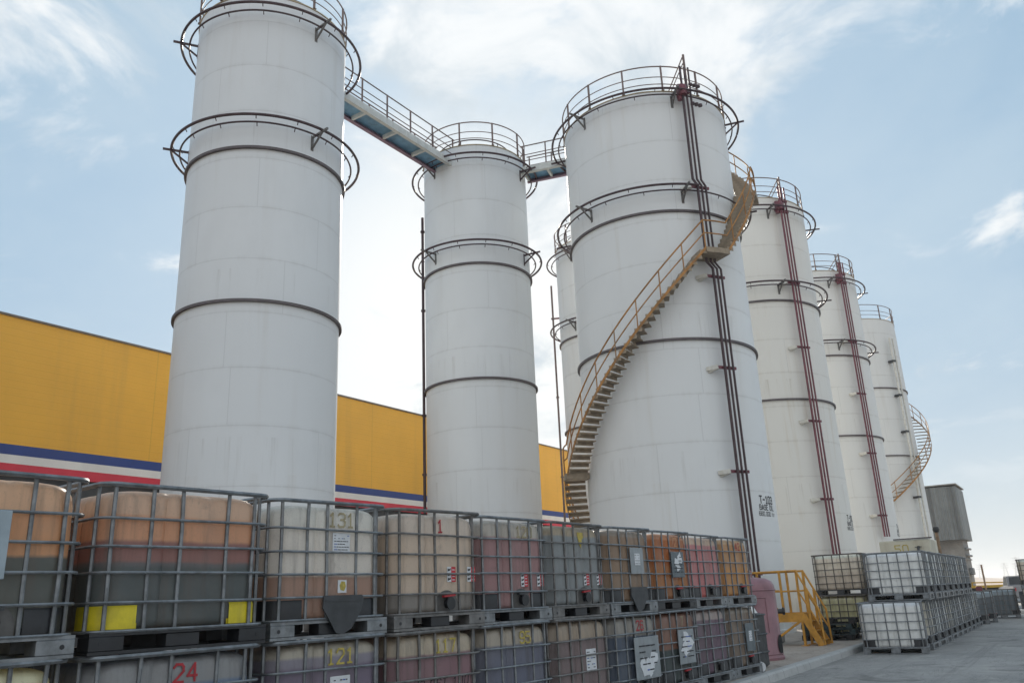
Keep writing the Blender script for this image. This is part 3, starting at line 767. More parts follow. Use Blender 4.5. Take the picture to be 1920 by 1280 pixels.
def number(t, txt, L, m, x=.10, z=1.0, size=.118, weight=.24, tilt=0):
    vs, fs = block_verts(txt, size, weight, .45, .04); b = MB(); c, s = math.cos(tilt), math.sin(tilt)
    b.add([(x+a*c-bb*s, front(L)-.006-q*.8, z+a*s+bb*c) for a, bb, q in vs], fs)
    return b.build('painted_number', m, t, 0)
def paper(t, L, x, z, w, h, rows=6, y=None, head=True, torn=0, rnd=None):
    """paper label with printed lines"""
    rnd = rnd or random.Random(int(x*1000+z*77+w*31)); y = front(L)-.006 if y is None else y
    b = MB()
    if not torn:
        b.poly([(-w/2, -h/2), (w/2, -h/2), (w/2, h/2), (-w/2, h/2)], .002, 0, Matrix.Translation((x, y, z)))
    else:
        for q in range(torn):
            cx, cz = rnd.uniform(-w*.32, w*.32), rnd.uniform(-h*.35, h*.35); pts = []
            for k in range(9):
                a = 2*PI*k/9; rr = rnd.uniform(.35, 1.)*min(w, h)*.30; pts.append((cx+rr*math.cos(a)*1.2, cz+rr*math.sin(a)))
            b.poly(pts, .002+.0004*q, 0, Matrix.Translation((x, y, z)))
    for r_ in range(rows):
        zz = h*(.36-.72*r_/max(1, rows-1)); x0 = -w*.42; 
        while x0 < w*.36:
            ln = rnd.uniform(.06, .22)*w
            if rnd.random() < .72: b.box((x+x0, y-.0052-(.003 if torn else 0), z+zz-h*.018), (x+min(x0+ln, w*.43), y-.004, z+zz+h*.018), 1 if rnd.random() < .8 else 2)
            x0 += ln+.03*w
    return b.build('paper_label', [M_LABEL, M_INK, M_BLUEINK], t, 0)
def hazard(t, L, x, z, y=None):
    """red and white handling sticker with three black marks"""
    y = front(L)-.006 if y is None else y; b = MB(); X = Matrix.Translation((x, y, z))
    b.poly([(-.06, -.075), (.0, -.075), (.0, .075), (-.06, .075)], .002, 0, X); b.poly([(.001, -.075), (.065, -.075), (.065, .075), (.001, .075)], .002, 1, X)
    for k in (-1, 0, 1): b.poly([(-.052, k*.046-.016), (-.012, k*.046-.006), (-.006, k*.046+.017), (-.03, k*.046+.006), (-.05, k*.046+.014)], .001, 2, Matrix.Translation((x, y-.0025, z)))
    for k in range(4): b.box((x+.012, y-.0035, z-.058+k*.033), (x+.052, y-.0025, z-.05+k*.033), 0)
    return b.build('hazard_sticker', [M_LABEL, M_REDST, M_INK], t, 0)
def idplate(t, L, x, z, w, h, m):
    b = MB(); y = -(L/2+.006); b.bbox((x-w/2, y-.012, z-h/2), (x+w/2, y, z+h/2), .004, 0)
    return b.build('id_plate', m, t, 0), y-.014
def cover(t, L):
    """folded dark valve cover, wide at the top and pointed below"""
    b = MB(); y = -(L/2+.004); pts = [(-.12, .345), (.31, .345), (.33, .31), (.30, .21), (.19, .06), (.10, .02), (.02, .03), (-.07, .16), (-.13, .24)]
    b.poly(pts, .014, 0, Matrix.Translation((0, y, 0))); b.bar((-.1, y-.016, .30), (.29, y-.016, .30), .006, .012)
    return b.build('valve_cover', M_DGREY, t, 0)

G1 = 'totes stacked two high in the front row'
WA, LA = 1.30, 1.42
WC = 1.2
fx = [1.86, 3.25, 4.80, 6.16, 7.52, 8.88, 10.25, 11.62, 12.98, 14.34]
fy = [5.62, 5.56, 5.56, 5.46, 5.42, 5.33, 5.25, 5.20, 5.20, 5.12]
yw = [-4, -5, -5.5, -5.5, -5.5, -5.5, -5, -5, -5, -4.5]
KA = 2.35
def A(r, g, b):
    m_ = (r+g+b)/3
    return srgb(*[v*1.04-m_*.04 for v in (r, g, b)], KA)
beige = A(150, 138, 122)
# (label, stops from the bottom, number text, number material, extras)
TOP = [
 ('upper tote at the left picture edge, tan above dark grey liquid, pale blue plate', [(0, A(68, 73, 71)), (.50, A(150, 116, 88)), (.78, A(156, 132, 110))], dict(num=('8', M_YELDP, -.42), palm=M_GALV)),
 ('upper orange and grey tote with yellow lower corner guards', [(0, A(66, 73, 74)), (.44, A(80, 80, 82)), (.47, A(112, 84, 80)), (.62, A(154, 118, 94)), (.8, A(158, 136, 118))], dict(guards=M_YELPL, palm=M_BLACK, valve=False, pocket_shade=False)),
 ('upper grey beige tote painted 131 with a dark pointed valve cover', [(0, A(128, 104, 92)), (.37, A(166, 161, 154)), (.8, A(164, 162, 156))], dict(num=('131', M_YELDP, .1), cover=True, paper=(.10, .80, .20, .17), sticker=(.12, .42))),
 ('upper dusty beige tote with a red 1 and two red stickers', [(0, A(112, 108, 104)), (.19, A(158, 144, 130)), (.75, A(160, 150, 140))], dict(num=('1', M_REDP, .02), guards=None, palm=M_GALVD, haz=(.17, .52))),
 ('upper mauve tote with a pale empty band on top and black corner guards', [(0, A(126, 98, 98)), (.80, A(144, 139, 131))], dict(num=('120', M_YELDP, .2), haz=(.17, .46))),
 ('upper bluish grey tote with a yellow spill running down from its lid', [(0, A(112, 116, 118)), (.86, A(134, 124, 108))], dict(num=None, guards=None, palm=M_GALVD, haz=(.17, .46), spill=True)),
 ('upper brown grey tote with a light grey plate and a dark valve cover', [(0, A(116, 98, 82)), (.9, A(118, 108, 98))], dict(plate=(M_PLATE, .10, .70, .36, .36), lab=(.10, .72, .15, .16), cover=True, num=None)),
 ('upper rusty orange tote with a dark plate under torn white paper', [(0, A(128, 88, 54)), (.5, A(126, 80, 46)), (.9, A(142, 106, 80))], dict(num=('72', M_ORGP, .1), plate=(M_PLATED, .08, .66, .40, .38), torn=4, palm=M_BLACK)),
 ('upper pink tote with a beige band on top', [(0, A(144, 90, 90)), (.2, A(142, 100, 102)), (.86, A(152, 140, 126))], dict(num=None)),
 ('upper tan orange tote painted with a red 42 at the row end', [(0, A(146, 110, 68)), (.5, A(140, 110, 78)), (.9, A(152, 132, 106))], dict(num=('42', M_REDP, .1), guards=None)),
]
BOT = [
 ('lower cream tote at the left picture edge, under the tan and grey one', [(0, A(160, 148, 122)), (.9, A(176, 166, 144))], dict(num=None)),
 ('lower blue grey tote painted with a red 24', [(0, A(92, 104, 122)), (.8, A(118, 118, 118))], dict(num=('24', M_REDP, .05))),
 ('lower mauve grey tote painted with a yellow 121', [(0, A(98, 90, 102)), (.80, A(112, 108, 116)), (.88, A(142, 136, 124))], dict(num=('121', M_YELP, .1), paper=(.10, .72, .22, .24))),
 ('lower pink brown tote with yellow 117 and a handwritten 8 CST', [(0, A(114, 90, 94)), (.80, A(152, 142, 126))], dict(num=('117', M_YELP, .1), hand='8 CST 100')),
 ('lower slate purple tote painted with a yellow 95', [(0, A(88, 90, 102)), (.80, A(142, 134, 122))], dict(num=('95', M_YELP, .14))),
 ('lower brown mauve tote with a single white paper label', [(0, A(106, 94, 94)), (.78, A(138, 126, 112))], dict(num=None, paper=(.14, .66, .22, .25))),
 ('lower dark blue grey tote with a red 26 above a big grey plate', [(0, A(68, 76, 88)), (.74, A(126, 122, 116))], dict(num=('26', M_REDP, .1), plate=(M_PLATE, .16, .58, .66, .54), torn=7)),
 ('lower tote, reddish brown above dark green liquid, torn paper on its plate', [(0, A(58, 66, 66)), (.48, A(112, 84, 72))], dict(num=('7', M_YELDP, .1), plate=(M_PLATE, .10, .64, .50, .48), torn=7)),
 ('lower purple tote with a narrow beige top band', [(0, A(92, 78, 88)), (.84, A(136, 126, 122))], dict(num=None)),
 ('lower brown grey tote at the row end with a greenish grey plate', [(0, A(104, 92, 82)), (.9, A(120, 112, 102))], dict(plate=(M_PLATED, .10, .62, .36, .46), lab=(.10, .64, .13, .17), num=None)),
]
rj = random.Random(3)
for i in range(10):
    for lev, rowd in ((0, BOT), (1, TOP)):
        label, stops, d = rowd[i]
        a = R_(yw[i]+(rj.uniform(-1.0, 1.0) if lev else 0)); c, s = math.cos(a), math.sin(a)
        ux, uy = WA/2, LA/2
        WB = 1.40 if i == 1 else WA; ux = WB/2
        loc = (fx[i]+c*ux-s*uy+(rj.uniform(-.02, .02) if lev else 0), fy[i]+s*ux+c*uy, 1.164*lev+.006)
        bm = bottle_mat('bottle_plastic', stops, trans=.42, damt=.46)
        t = ibc(label, loc, a, WB, LA, bm, G1, guards=d.get('guards', M_BLACK), cagem=M_GALV if i not in (3, 5) else M_GALVD, palm=d.get('palm', M_GALV),
                valve=d.get('valve', not d.get('cover')), pocket_shade=d.get('pocket_shade', not d.get('cover')), handle=M_REDP if i % 2 else M_DGREY)
        if d.get('num'): number(t, d['num'][0], LA, d['num'][1], x=d['num'][2])
        if d.get('cover'): cover(t, LA)
        if d.get('paper'): paper(t, LA, *d['paper'], rows=6)
        if d.get('haz'): hazard(t, LA, *d['haz']); hazard(t, LA, d['haz'][0]+.30, d['haz'][1])
        if d.get('sticker'):
            x, z = d['sticker']; b = MB(); b.poly([(-.05, -.055), (.05, -.055), (.05, .055), (-.05, .055)], .002, 0, Matrix.Translation((x, front(LA)-.006, z)))
            b.poly([(-.02, -.03), (.02, -.04), (.042, .0), (.03, .04), (-.01, .044), (-.03, .01)], .002, 1, Matrix.Translation((x, front(LA)-.0082, z))); b.build('hazard_sticker', [M_LABEL, M_YELP], t, 0)
        if d.get('plate'):
            p, py = idplate(t, LA, d['plate'][1], d['plate'][2], d['plate'][3], d['plate'][4], d['plate'][0])
            if d.get('torn'): paper(p, LA, d['plate'][1], d['plate'][2], d['plate'][3]*.8, d['plate'][4]*.8, 5, y=py, torn=d['torn'], rnd=random.Random(i*7+lev))
            if d.get('lab'): paper(p, LA, *d['lab'], rows=4, y=py)
        if d.get('hand'):
            vs, fs = block_verts(d['hand'], .085, .20, .6, .10); b = MB(); b.add([(.08+x+.2*y, front(LA)-.006-q, .66+y) for x, y, q in vs], fs); b.build('handwriting', M_INK, t, 0)
        if d.get('spill'):
            b = MB(); b.poly([(-.03, -.1), (.01, -.16), (.04, -.05), (.075, -.02), (.07, .04), (-.06, .045), (-.055, -.03)], .002, 0, Matrix.Translation((.08, front(LA)-.004, 1.0))); b.build('oil_spill', M_YELP, t, 0)
        if i == 0 and lev == 1:
            p, py = idplate(t, LA, -.20, .70, .70, .42, mat('pale_blue_plate', (.30, .36, .40), .45, .15, .1, 5))
            b = MB(); b.poly([(-.14, -.16), (.05, -.16), (.05, .10), (-.14, .10)], .002, 0, Matrix.Translation((-.12, py, .70))); b.poly([(-.14, -.16), (.05, -.16), (.05, -.11), (-.14, -.11)], .001, 1, Matrix.Translation((-.12, py-.003, .70))); b.build('paper_label', [M_LABEL, M_BLUEINK], p, 0)

# right-hand cluster of whitish totes
G2 = 'white totes stacked two high along the road'
BW = [bottle_mat('white_bottle_plastic', [(0, c1), (.9, c2)], dirt=(.27, .26, .24), trans=.25, damt=.22) for c1, c2 in
      ((A(168, 168, 164), A(174, 175, 172)), (A(154, 150, 140), A(162, 160, 152)), (A(162, 164, 162), A(170, 172, 171)))]
BY = bottle_mat('yellow_brown_bottle_plastic', [(0, A(156, 146, 134)), (.5, A(164, 156, 144)), (.9, A(170, 167, 156))], trans=.25)
BG = bottle_mat('olive_bottle_plastic', [(0, A(142, 138, 108)), (.9, A(156, 152, 130))], trans=.25)
ordn = ['first', 'second', 'third', 'fourth', 'fifth', 'sixth', 'seventh', 'eighth', 'ninth', 'tenth', 'eleventh', 'twelfth']
for k in range(11):
    lab = 'white tote on the road at the near corner of the right stack' if k == 0 else 'whitish tote in the lower road row, %s along from its near corner' % ordn[k]
    ibc(lab, (22.42+1.26*k, 3.98, -.148), R_(7 if k == 0 else rj.uniform(-1, 1)), WC, LA, BW[k % 3 if k else 0], G2, cagem=M_GALV, handle=M_DGREY)
for k in range(8):
    lab = 'white tote on top of the right stack, nearest the camera, frayed at its top edge' if k == 0 else 'whitish tote in the upper road row, %s along from its near end' % ordn[k]
    ibc(lab, (23.5+1.27*k, 3.86, 1.018), R_(3 if k == 0 else rj.uniform(-1, 1)), WC, LA, BW[(k+1) % 3 if k else 0], G2, cagem=M_GALV, handle=M_DGREY)
ibc('beige tote with rusty cage on top of the olive one, left of the white stack', (26.75, 5.95, 1.17), R_(4), WC, LA, BY, 'stained totes behind the platform', guards=None, cagem=M_RUSTG, palm=M_DGREY)
ibc('olive stained tote behind the dark pallets, under the beige one', (26.75, 5.95, .004), R_(4), WC, LA, BG, 'stained totes behind the platform', guards=None, cagem=M_RUSTG, palm=M_DGREY)
ibc('brown grey tote on top at the right picture edge', (41.6, 1.45, 1.02), R_(4), WC, LA, BY, 'totes at the right picture edge', guards=M_BLACK, cagem=M_RUSTG)
ibc('brown grey tote at the right picture edge, standing on the road under another', (41.6, 1.45, -.148), R_(3), WC, LA, BY, 'totes at the right picture edge', guards=M_BLACK, cagem=M_RUSTG)
BD = bottle_mat('dark_bottle_plastic', [(0, A(70, 76, 80)), (.8, A(96, 104, 108))], trans=.1)
for k, (x, y, lab) in enumerate(((36.9, 3.75, 'grey single tote past the end of the white stack, nearer one'), (38.4, 3.6, 'grey single tote past the end of the white stack, farther one'), (41.8, 3.0, 'dark tote standing alone on the road between grey totes and pale kerb'))):
    ibc(lab, (x, y, -.148), R_(5), 1.0, 1.2, BD, 'dark totes past the white stack', cagem=M_GALVD)

# dark pallets stacked in front of the olive tote
PAL = pallet_geo(1.1, 1.35, [M_BLACK, M_BLACK])
M_TEAL = mat('dark_teal_plastic', (.03, .055, .06), .5, 0, .25, 6)
for k in range(4):
    t = ob('loose_pallet', PAL, None, (25.3+.03*math.sin(k*2), 6.12+.04*math.cos(k*3), .004+.142*k), R_(2+k*1.3), material=M_TEAL if k in (1, 2) else M_BLACK)
    tag(t, ['bottom dark pallet of the pile beside the orange steps', 'dark teal pallet, second from the ground in the pile beside the orange steps', 'dark teal pallet, third from the ground in the pile beside the orange steps', 'topmost dark pallet of the pile beside the orange steps'][k], 'pallet', 'dark pallets piled by the olive tote')

# ------------------------------------------------------------------ pink tank, black bin
t = thing('pink_tank', 'upright faded pink plastic tank with a round opening, drawn as a black disc, near its foot', 'tank', (18.4, 6.1, 0))
M_PINK = mat('faded_pink_plastic', (.25, .125, .145), .5, 0, .2, 2, streak=((.36, .25, .25), 6, .8), bump=.15, bscale=12)
b = MB(); b.lathe([(.60, 0), (.61, .05), (.58, .1), (.575, 1.42), (.565, 1.50), (.52, 1.58), (.40, 1.64), (.2, 1.67), (0, 1.68)], 48); b.build('body', M_PINK, t, 40)
b = MB()
vs = []; fs = []; c = pol(.585, -92, .30)
for k in range(24):
    a = 2*PI*k/24; vs.append(tuple(pol(.592, -92+math.degrees(.14*math.cos(a)/.59), .30+.20*math.sin(a))))
b.add(vs, [tuple(range(24))]); b.build('hole_shade', mat('hole_shade_black', (.006, .006, .006), .9), t, 0)  # flat disc on the wall, the dark inside painted as plain black
b = MB()
for (a0, z0, a1, z1) in ((-150, .55, -150, 1.25), (-125, .55, -125, 1.25), (-150, 1.25, -125, 1.25)):
    b.tube([pol(.582, a0+(a1-a0)*i/4, z0+(z1-z0)*i/4) for i in range(5)], .012, 6)
b.build('moulded_panel', M_PINK, t)
for z in (.12, 1.40):
    b = MB(); b.arc(.578, z, 0, 360, .016, 6, 6, closed=True); b.build('moulded_hoop', M_PINK, t)
b = MB(); b.tube([pol(.55, -60, .95), pol(.72, -60, .95)], .05, 12); b.tube([pol(.70, -60, .95), pol(.73, -60, .95)], .08, 14); b.build('outlet', M_DGREY, t)
b = MB(); b.lathe([(0, 1.82), (.12, 1.82), (.14, 1.80), (.14, 1.66), (.2, 1.655)], 20); b.build('lid', mat('lid_red_grey', (.25, .12, .12), .6), t)
t = thing('waste_bin', 'black ribbed plastic bin between the last tote and the pink tank', 'bin', (16.42, 5.62, 0), R_(-4))
b = MB(); b.bbox((-.33, -.33, 0), (.33, .33, .98), .05); 
M_BIN = mat('black_dirty_plastic', (.03, .032, .035), .5, 0, .4, 7, bump=.6, bscale=14, streak=((.10, .10, .10), 5, .6))
b.build('body', M_BIN, t)
for z in (.28, .60, .95):
    b = MB(); b.tube([(x, y, z) for x, y in rrect(.70, .70, .08, 4)], .018, 6, True); b.build('rim', M_BIN, t)
t = MB(); rr = random.Random(5); vs = []; fs = []
for j in range(7):
    for i in range(14):
        a = 2*PI*i/14; ph = j/6*PI/2; r_ = .27*math.cos(ph)*(1+.25*rr.uniform(-1, 1)); vs.append((r_*math.cos(a), r_*math.sin(a), .17*math.sin(ph)*(1+.3*rr.uniform(-1, 1))))
for j in range(6):
    for i in range(14): fs.append((j*14+i, j*14+(i+1) % 14, j*14+14+(i+1) % 14, j*14+14+i))
t.add(vs, fs); o = t.build('plastic_bag', mat('white_bag', (.62, .60, .58), .5, 0, .1, 6), None, 60); o.location = (16.42, 5.62, .985); tag(o, 'crumpled white plastic bag lying on the black bin', 'bag')
t = thing('bucket', 'small dirty white bucket lying at the foot of the last lower tote', 'bucket', (15.62, 5.12, .10), R_(30))
b = MB(); b.tube([(-.13, 0, 0), (.13, 0, .0)], .085, 14); b.build('body', M_LABEL, t); b = MB(); b.tube([(.125, 0, 0), (.15, 0, 0)], .095, 14); b.build('rim', M_DGREY, t)

# ------------------------------------------------------------------ orange access platform
t = thing('access_platform', 'orange steel access platform with railings and a short flight of steps', 'platform', (22.6, 6.1, 0))
b = MB(); b.box((0, 0, .74), (.70, 1.35, .78)); b.box((-.02, -.02, .58), (0, 1.35, .80)); b.box((.70, -.02, .58), (.72, 1.35, .80)); b.box((0, -.02, .58), (.70, 0, .80)); b.build('deck', M_ORANGE, t, 0)
for x in (.02, .68):
    for y in (.06, .50, 1.3):
        b = MB(); b.bar((x, y, 0 if y != .50 else .8), (x, y, 1.84), .055, .055); b.build('post', M_ORANGE, t, 0)
    b = MB(); b.tube([(x, .04, 1.84), (x, 1.32, 1.84)], .028, 8); b.tube([(x, .06, 1.34), (x, 1.32, 1.34)], .025, 6); b.build('railing', M_ORANGE, t)
b = MB(); b.bar((0.02, .1, .60), (.02, .95, .06), .07, .05); b.build('brace', M_ORANGE, t, 0)
b = MB(); b.box((-.01, .55, .85), (0.01, 1.25, .90)); b.box((-.01, .55, 1.32), (.01, 1.25, 1.38)); b.bar((0, .6, .88), (0, 1.2, 1.35), .03, .03); b.build('gate_panel', M_ORANGE, t, 0)
for x in (-.0, .70):
    b = MB(); b.bar((x, .02, .74), (x, -.36, .0), .03, .16, up=(0, 1, 0)); b.build('stringer', M_ORANGE, t, 0)
    b = MB(); b.tube([(x, .06, 1.84), (x, -.40, .86), (x, -.44, .02)], .027, 8); b.tube([(x, .06, 1.34), (x, -.40, .44)], .022, 6); b.bar((x, -.16, .40), (x, -.16, 1.36), .06); b.build('handrail', M_ORANGE, t)
for x in (.02, .68):
    for y in (.06, 1.3):
        b = MB(); b.box((x-.09, y-.09, .0), (x+.09, y+.09, .014))
        for q in (-1, 1): b.tube([(x+q*.065, y-.065, .014), (x+q*.065, y-.065, .04)], .014, 6)
        b.build('base_plate', M_ORANGE, t, 0)
for k in range(3):
    b = MB(); y = .02-.38*(k+.6)/3.2; z = .74*(1-(k+.6)/3.2); b.box((.016, y-.11, z-.02), (.684, y+.08, z)); b.build('step', M_ORANGE, t, 0)
# pump and pipework behind the platform
t = thing('pump', 'dark red pump and valves half hidden behind the orange platform', 'pump', (23.9, 7.45, 0))
b = MB(); b.bbox((-.4, -.3, 0), (.4, .3, .25), .03); b.build('base', M_CONC, t)
b = MB(); b.tube([(-.35, 0, .55), (.15, 0, .55)], .2, 14); b.build('motor', mat('pump_dark', (.06, .03, .035), .5), t)
b = MB(); b.lathe([(0, -.12), (.24, -.1), (.26, 0), (.24, .1), (0, .12)], 18, c=(.25, 0, .6)); b.build('casing', M_PIPE, t)
b = MB(); b.tube([(.25, 0, .7), (.25, 0, 1.35), (.2, .1, 1.45), (-.4, .4, 1.45)], .07, 10); b.build('outlet_pipe', M_PIPE, t)
for z in (.95, 1.2):
    b = MB(); b.arc(.12, z, 0, 360, .018, 6, 20, closed=True, c=(.12, -.1)); b.build('hand_wheel', M_DGREY, t)
t = thing('pipe_bend', 'grey bent pipe rising behind the pink tank', 'pipe', (20.6, 6.9, 0))
b = MB(); b.tube([(0, .35, .0), (0, .35, 1.42), (0, .30, 1.5), (0, .0, 1.5), (0, -.06, 1.42), (0, -.06, 0)], .055, 10); b.build('pipe', M_DGREY, t)
for y in (.35, -.06):
    b = MB(); b.tube([(0, y, 1.0), (0, y, 1.06)], .09, 12); b.build('flange', M_DGREY, t)

# ------------------------------------------------------------------ cream tank, post, grey building, background
t = thing('rectangular_tank', 'cream rectangular tank painted with a yellow 50 behind the white stack', 'tank', (36.4, 4.62, 0))
b = MB(); b.bbox((0, 0, 0), (2.2, 1.85, 3.05), .04); b.build('body', M_CREAM, t)
vs, fs = block_verts('50', .30, .2, .5); b = MB(); b.add([(-.006-q, 1.05-x, 2.70+y) for x, y, q in vs], [f for f in fs]); b.build('painted_number', M_YELP, t, 0)
b = MB(); b.tube([(-.02, .42, 2.75), (-.18, .42, 2.75), (-.2, .42, 2.55)], .05, 8); b.bar((-.1, .55, 2.75), (-.1, .3, 2.75), .03); b.build('tap', M_DGREY, t)
b = MB(); b.bar((-.02, -.1, 3.08), (-.02, 1.3, 3.08), .05); b.build('top_edge', M_STIFF, t, 0)
t = thing('pipe_post', 'rusty upright pipe with a dark lamp head beside the cream tank', 'post', (37.2, 4.42, 0))
b = MB(); b.tube([(0, 0, 0), (0, 0, 3.3)], .06, 8); b.build('pipe', mat('rusty_pipe', (.24, .16, .10), .7, 0, .3, 4), t)
b = MB(); b.lathe([(0, 3.52), (.1, 3.5), (.13, 3.4), (.1, 3.3), (0, 3.29)], 12); b.build('lamp_head', M_BLACK, t)

t = thing('hopper_building', 'grey corrugated box building raised on a narrower concrete base past the last tank', 'building', (84.6, 7.85, 0))
b = MB(); b.add([(0,0,4.95),(6.1,0,4.95),(6.1,6.5,4.95),(0,6.5,4.95),(0,0,9.62),(6.1,0,9.62),(6.1,6.5,9.75),(0,6.5,9.75)], [(0,3,2,1),(4,5,6,7),(0,1,5,4),(1,2,6,5),(2,3,7,6),(3,0,4,7)]); b.build('upper_box', M_CORR, t, 0)
b = MB(); b.box((-.12, -.12, 9.76), (6.2, 6.6, 9.86)); b.build('roof', M_CONC, t, 0)
b = MB(); b.box((1.0, .35, -.2), (5.0, 2.4, 4.94)); b.box((.9, .25, 3.2), (5.1, 2.5, 3.32)); b.build('base', M_CONC, t, 0)
b = MB(); b.box((.6, 2.41, -.2), (4.6, 5.4, 4.93)); b.build('white_wall', mat('white_render', (.66, .66, .63), .7), t, 0)
b = MB(); b.bbox((1.5, .0, 1.9), (2.9, .34, 2.5), .05); b.build('duct', M_GALV, t)
for z in (3.6, 4.2):
    b = MB(); b.tube([(1.2, .2, z), (4.8, .2, z)], .1, 8); b.build('pipe', M_GALV, t)
t = thing('fire_point', 'dark red fire cabinet standing at the foot of the grey building', 'cabinet', (70, 6.25, -.15))
b = MB(); b.bbox((-.2, -.2, .1), (.2, .2, 1.15), .04); b.build('body', mat('cabinet_red', (.12, .02, .035), .5), t); b = MB(); b.box((-.18, -.18, 0), (.18, .18, .1)); b.build('plinth', M_CONC, t, 0)

t = thing('boundary_wall', 'low dark brown wall across the far edge of the yard', 'wall', (118, 0, -.17))
b = MB(); b.box((0, -70, 0), (.5, 40, .78)); b.build('wall', mat('brown_wall', (.10, .065, .055), .8, 0, .2, .5), t, 0); b = MB(); b.box((-.06, -70, .781), (.56, 40, .86)); b.build('coping', mat('brown_coping', (.16, .11, .09), .8), t, 0)
t = thing('chain_link_fence', 'pale chain link fence in front of the far desert', 'fence', (100, -1, -.16))
M_FENCE = mat('fence_wire', (.45, .44, .43), .5, .3)
for k in range(9):
    b = MB(); b.tube([(0, -28+k*4.2, 0), (0, -28+k*4.2, 3.1)], .05, 6); b.build('post', M_FENCE, t)
b = MB()
for z in (.3, 1.2, 2.1, 3.0): b.tube([(0, -28, z), (0, 5.6, z)], .02, 4)
for k in range(112):
    y = -28+k*.3; b.tube([(.01, y, .1), (.01, y, 3.0)], .008, 3)
b.build('mesh', M_FENCE, t, 0)
t = thing('mast', 'slim rusty upright mast before the far fence', 'mast', (58, 4.82, -.15))
b = MB(); b.tube([(0, 0, 0), (0, 0, 2.45)], .05, 8); b.build('pole', mat('mast_rust', (.30, .2, .13), .6), t); b = MB(); b.box((-.15, -.15, 0), (.15, .15, .06)); b.build('foot', M_CONC, t, 0)
M_PYL = mat('pylon_steel_hazed', (.62, .63, .65), .5, .2)  # steel lightened, fading in distant haze is put into the colour
for k, (x, y, h) in enumerate(((820, 42, 19), (960, 60, 17), (900, 76, 16), (1100, 58, 18))):
    t = thing('pylon', 'faint lattice power pylon on the desert horizon, right of the grey building', 'pylon', (x, y, -.17), 0, 'power pylons on the horizon')
    b = MB()
    for sx in (-1, 1):
        for sy in (-1, 1): b.bar((sx*2.6, sy*2.6, 0), (sx*.35, sy*.35, h), .35)
    for j in range(8):
        z = h*j/8; w_ = 2.6-2.25*j/8; w2 = 2.6-2.25*(j+1)/8
        for s in (-1, 1): b.bar((s*w_, -w_, z), (s*w2, w2, z+h/8), .2); b.bar((-w_, s*w_, z), (w2, s*w2, z+h/8), .2)
    b.build('tower', M_PYL, t, 0)
    for z in (.72, .84, .95):
        b = MB(); b.bar((0, -4.5+z*1.5, h*z), (0, 4.5-z*1.5, h*z), .4); b.build('cross_arm', M_PYL, t, 0)

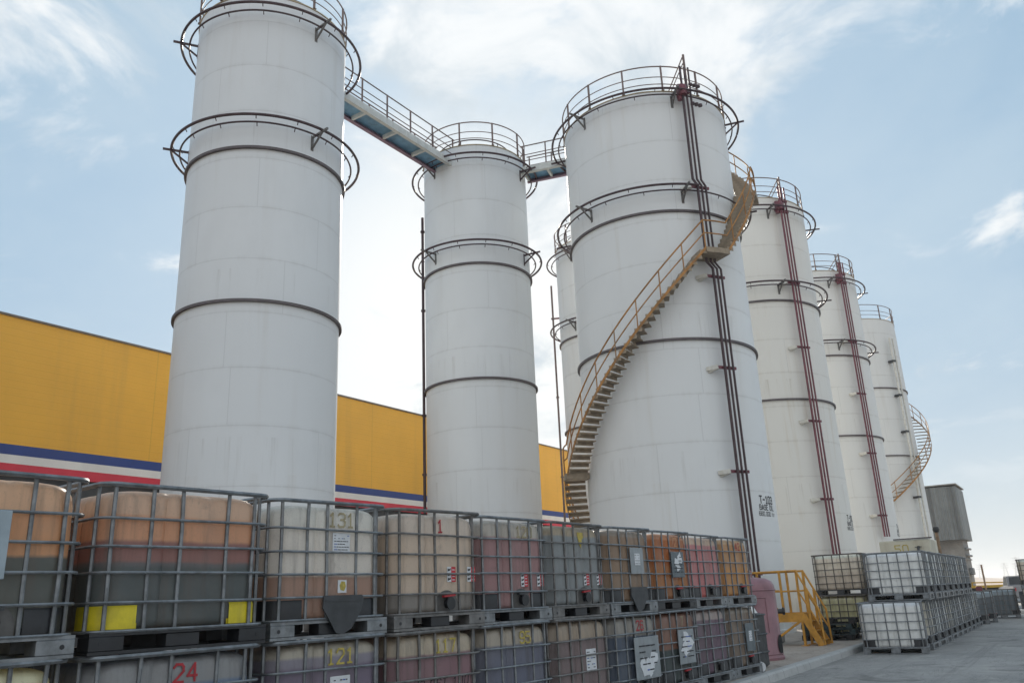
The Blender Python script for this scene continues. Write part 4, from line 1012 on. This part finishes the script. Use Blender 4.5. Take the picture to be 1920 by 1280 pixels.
def vehicle(name, label, cat, loc, rz, paint, kind):
    """x forward; wheel, body, cab and lamps"""
    t = thing(name, label, cat, loc, rz)
    G = mat('vehicle_glass', (.02, .025, .03), .1); TY = mat('tyre_rubber', (.02, .02, .02), .8)
    if kind == 'pickup': Lh, wd, wr = 2.6, .9, .36
    else: Lh, wd, wr = 3.6, 1.15, .48
    def prism(pts, y0, y1, nm, m):
        b = MB(); N = len(pts); b.add([(x, y0, z) for x, z in pts]+[(x, y1, z) for x, z in pts], [tuple(range(N)), tuple(range(2*N-1, N-1, -1))]+[(i, N+i, N+(i+1) % N, (i+1) % N) for i in range(N)]); return b.build(nm, m, t, 25)
    if kind == 'pickup':
        prism([(-2.6,.42),(2.55,.42),(2.62,.7),(2.55,.98),(1.2,1.08),(-2.6,1.08)], -wd, wd, 'body', paint)
        cb = prism([(-.5,1.081),(1.25,1.081),(.55,1.72),(.4,1.76),(-.35,1.76)], -wd+.08, wd-.08, 'cab', paint)
        b = MB()
        for s in (-1, 1): b.add([(-.38, s*(wd-.075), 1.14), (1.0, s*(wd-.075), 1.14), (.48, s*(wd-.075), 1.68), (-.28, s*(wd-.075), 1.68)], [(0, 1, 2, 3)])
        b.add([(-.49, -.7, 1.18), (-.49, .7, 1.18), (-.40, .65, 1.68), (-.40, -.65, 1.68)], [(0, 1, 2, 3)]); b.add([(1.2, -.72, 1.15), (1.2, .72, 1.15), (.62, .66, 1.68), (.62, -.66, 1.68)], [(0, 1, 2, 3)])
        b.build('window', G, cb, 0)
    else:
        prism([(-3.6,.62),(2.0,.62),(2.0,.92),(-3.6,.92)], -.45, .45, 'chassis', M_DGREY)
        b = MB(); b.box((-3.7, -wd, .93), (1.55, wd, 1.02)); b.box((-3.7, -wd, 1.021), (1.55, -wd+.06, 1.12)); b.box((-3.7, wd-.06, 1.021), (1.55, wd, 1.12)); b.box((-3.7, -wd+.061, 1.021), (-3.64, wd-.061, 1.12)); b.build('flatbed', paint, t, 0)
        cb = prism([(1.75,.55),(3.6,.55),(3.62,1.3),(3.3,2.35),(1.8,2.35)], -wd+.02, wd-.02, 'cab', M_LABEL)
        b = MB()
        for s in (-1, 1): b.add([(2.2, s*(wd-.012), 1.4), (3.4, s*(wd-.012), 1.4), (3.2, s*(wd-.012), 2.15), (2.2, s*(wd-.012), 2.15)], [(0, 1, 2, 3)])
        b.add([(1.745, -.6, 1.6), (1.745, .6, 1.6), (1.75, .6, 2.1), (1.75, -.6, 2.1)], [(0, 1, 2, 3)]); b.build('window', G, cb, 0)
        b = MB(); b.bar((1.6, 0, 1.06), (1.6, 0, 1.40), .2); b.bar((1.6, 0, 1.38), (-1.6, 0, 1.30), .10); b.build('crane_arm', paint, t, 0)
    for x in (-Lh*.62, Lh*.62):
        for s in (-1, 1):
            b = MB(); b.tube([(x, s*(wd-.2), wr), (x, s*(wd+.02), wr)], wr, 18); wl = b.build('wheel', TY, t)
            b = MB(); b.tube([(x, s*(wd+.021), wr), (x, s*(wd+.03), wr)], wr*.55, 12); b.build('rim', M_GALV, wl)
    for s in (-1, 1):
        b = MB(); x = -Lh-.01 if kind == 'pickup' else -3.71; b.box((x-.02, s*(wd-.10)-.04, .78), (x, s*(wd-.10)+.04, .98)); b.build('tail_lamp', M_REDST, t, 0)
    return t
vehicle('parked_pickup', 'grey pickup parked beyond the pale kerb near the right picture edge', 'pickup', (70, 3.7, -.15), R_(14), mat('pickup_grey_paint', (.22, .225, .24), .35), 'pickup')
vehicle('flatbed_truck', 'yellow flatbed truck with a crane arm parked before the brown wall', 'truck', (86, 6.6, -.15), R_(88), mat('truck_yellow_paint', (.55, .34, .03), .5), 'truck')
M_DRUM = mat('dark_drum_paint', (.05, .055, .065), .5)
for k, (x, y) in enumerate(((55, 3.5), (55.6, 2.75), (52.5, 2.6))):
    t = thing('steel_drum', ['dark steel drum left of two others beyond the pale kerb', 'dark steel drum behind, in the middle of three beyond the pale kerb', 'dark steel drum nearest the pale kerb at the right edge'][k], 'drum', (x, y, -.15), 0, 'dark drums beyond the kerb')
    b = MB(); b.lathe([(0, .0), (.29, 0), (.3, .02), (.29, .04), (.29, .28), (.305, .30), (.29, .32), (.29, .57), (.305, .59), (.29, .61), (.29, .86), (.3, .88), (.29, .885), (.28, .86), (0, .86)], 24); b.build('body', M_DRUM, t)
    b = MB(); b.lathe([(0, .885), (.03, .885), (.03, .86)], 10, c=(.17, 0, 0)); b.build('bung', M_LABEL, t)

# ------------------------------------------------------------------ air
b = MB(); b.box((-2600, -2600, -1.2), (5100, 2600, 32)); hz_ = bpy.data.materials.new('haze_air'); hz_.use_nodes = True; t = hz_.node_tree; t.nodes.clear()
o = t.nodes.new('ShaderNodeOutputMaterial'); v = t.nodes.new('ShaderNodeVolumePrincipled'); v.inputs['Color'].default_value = (.92, .92, .92, 1); v.inputs['Density'].default_value = .0006; v.inputs['Anisotropy'].default_value = .3
t.links.new(v.outputs[0], o.inputs['Volume']); tag(b.build('haze', hz_, None, 0), kind='stuff')
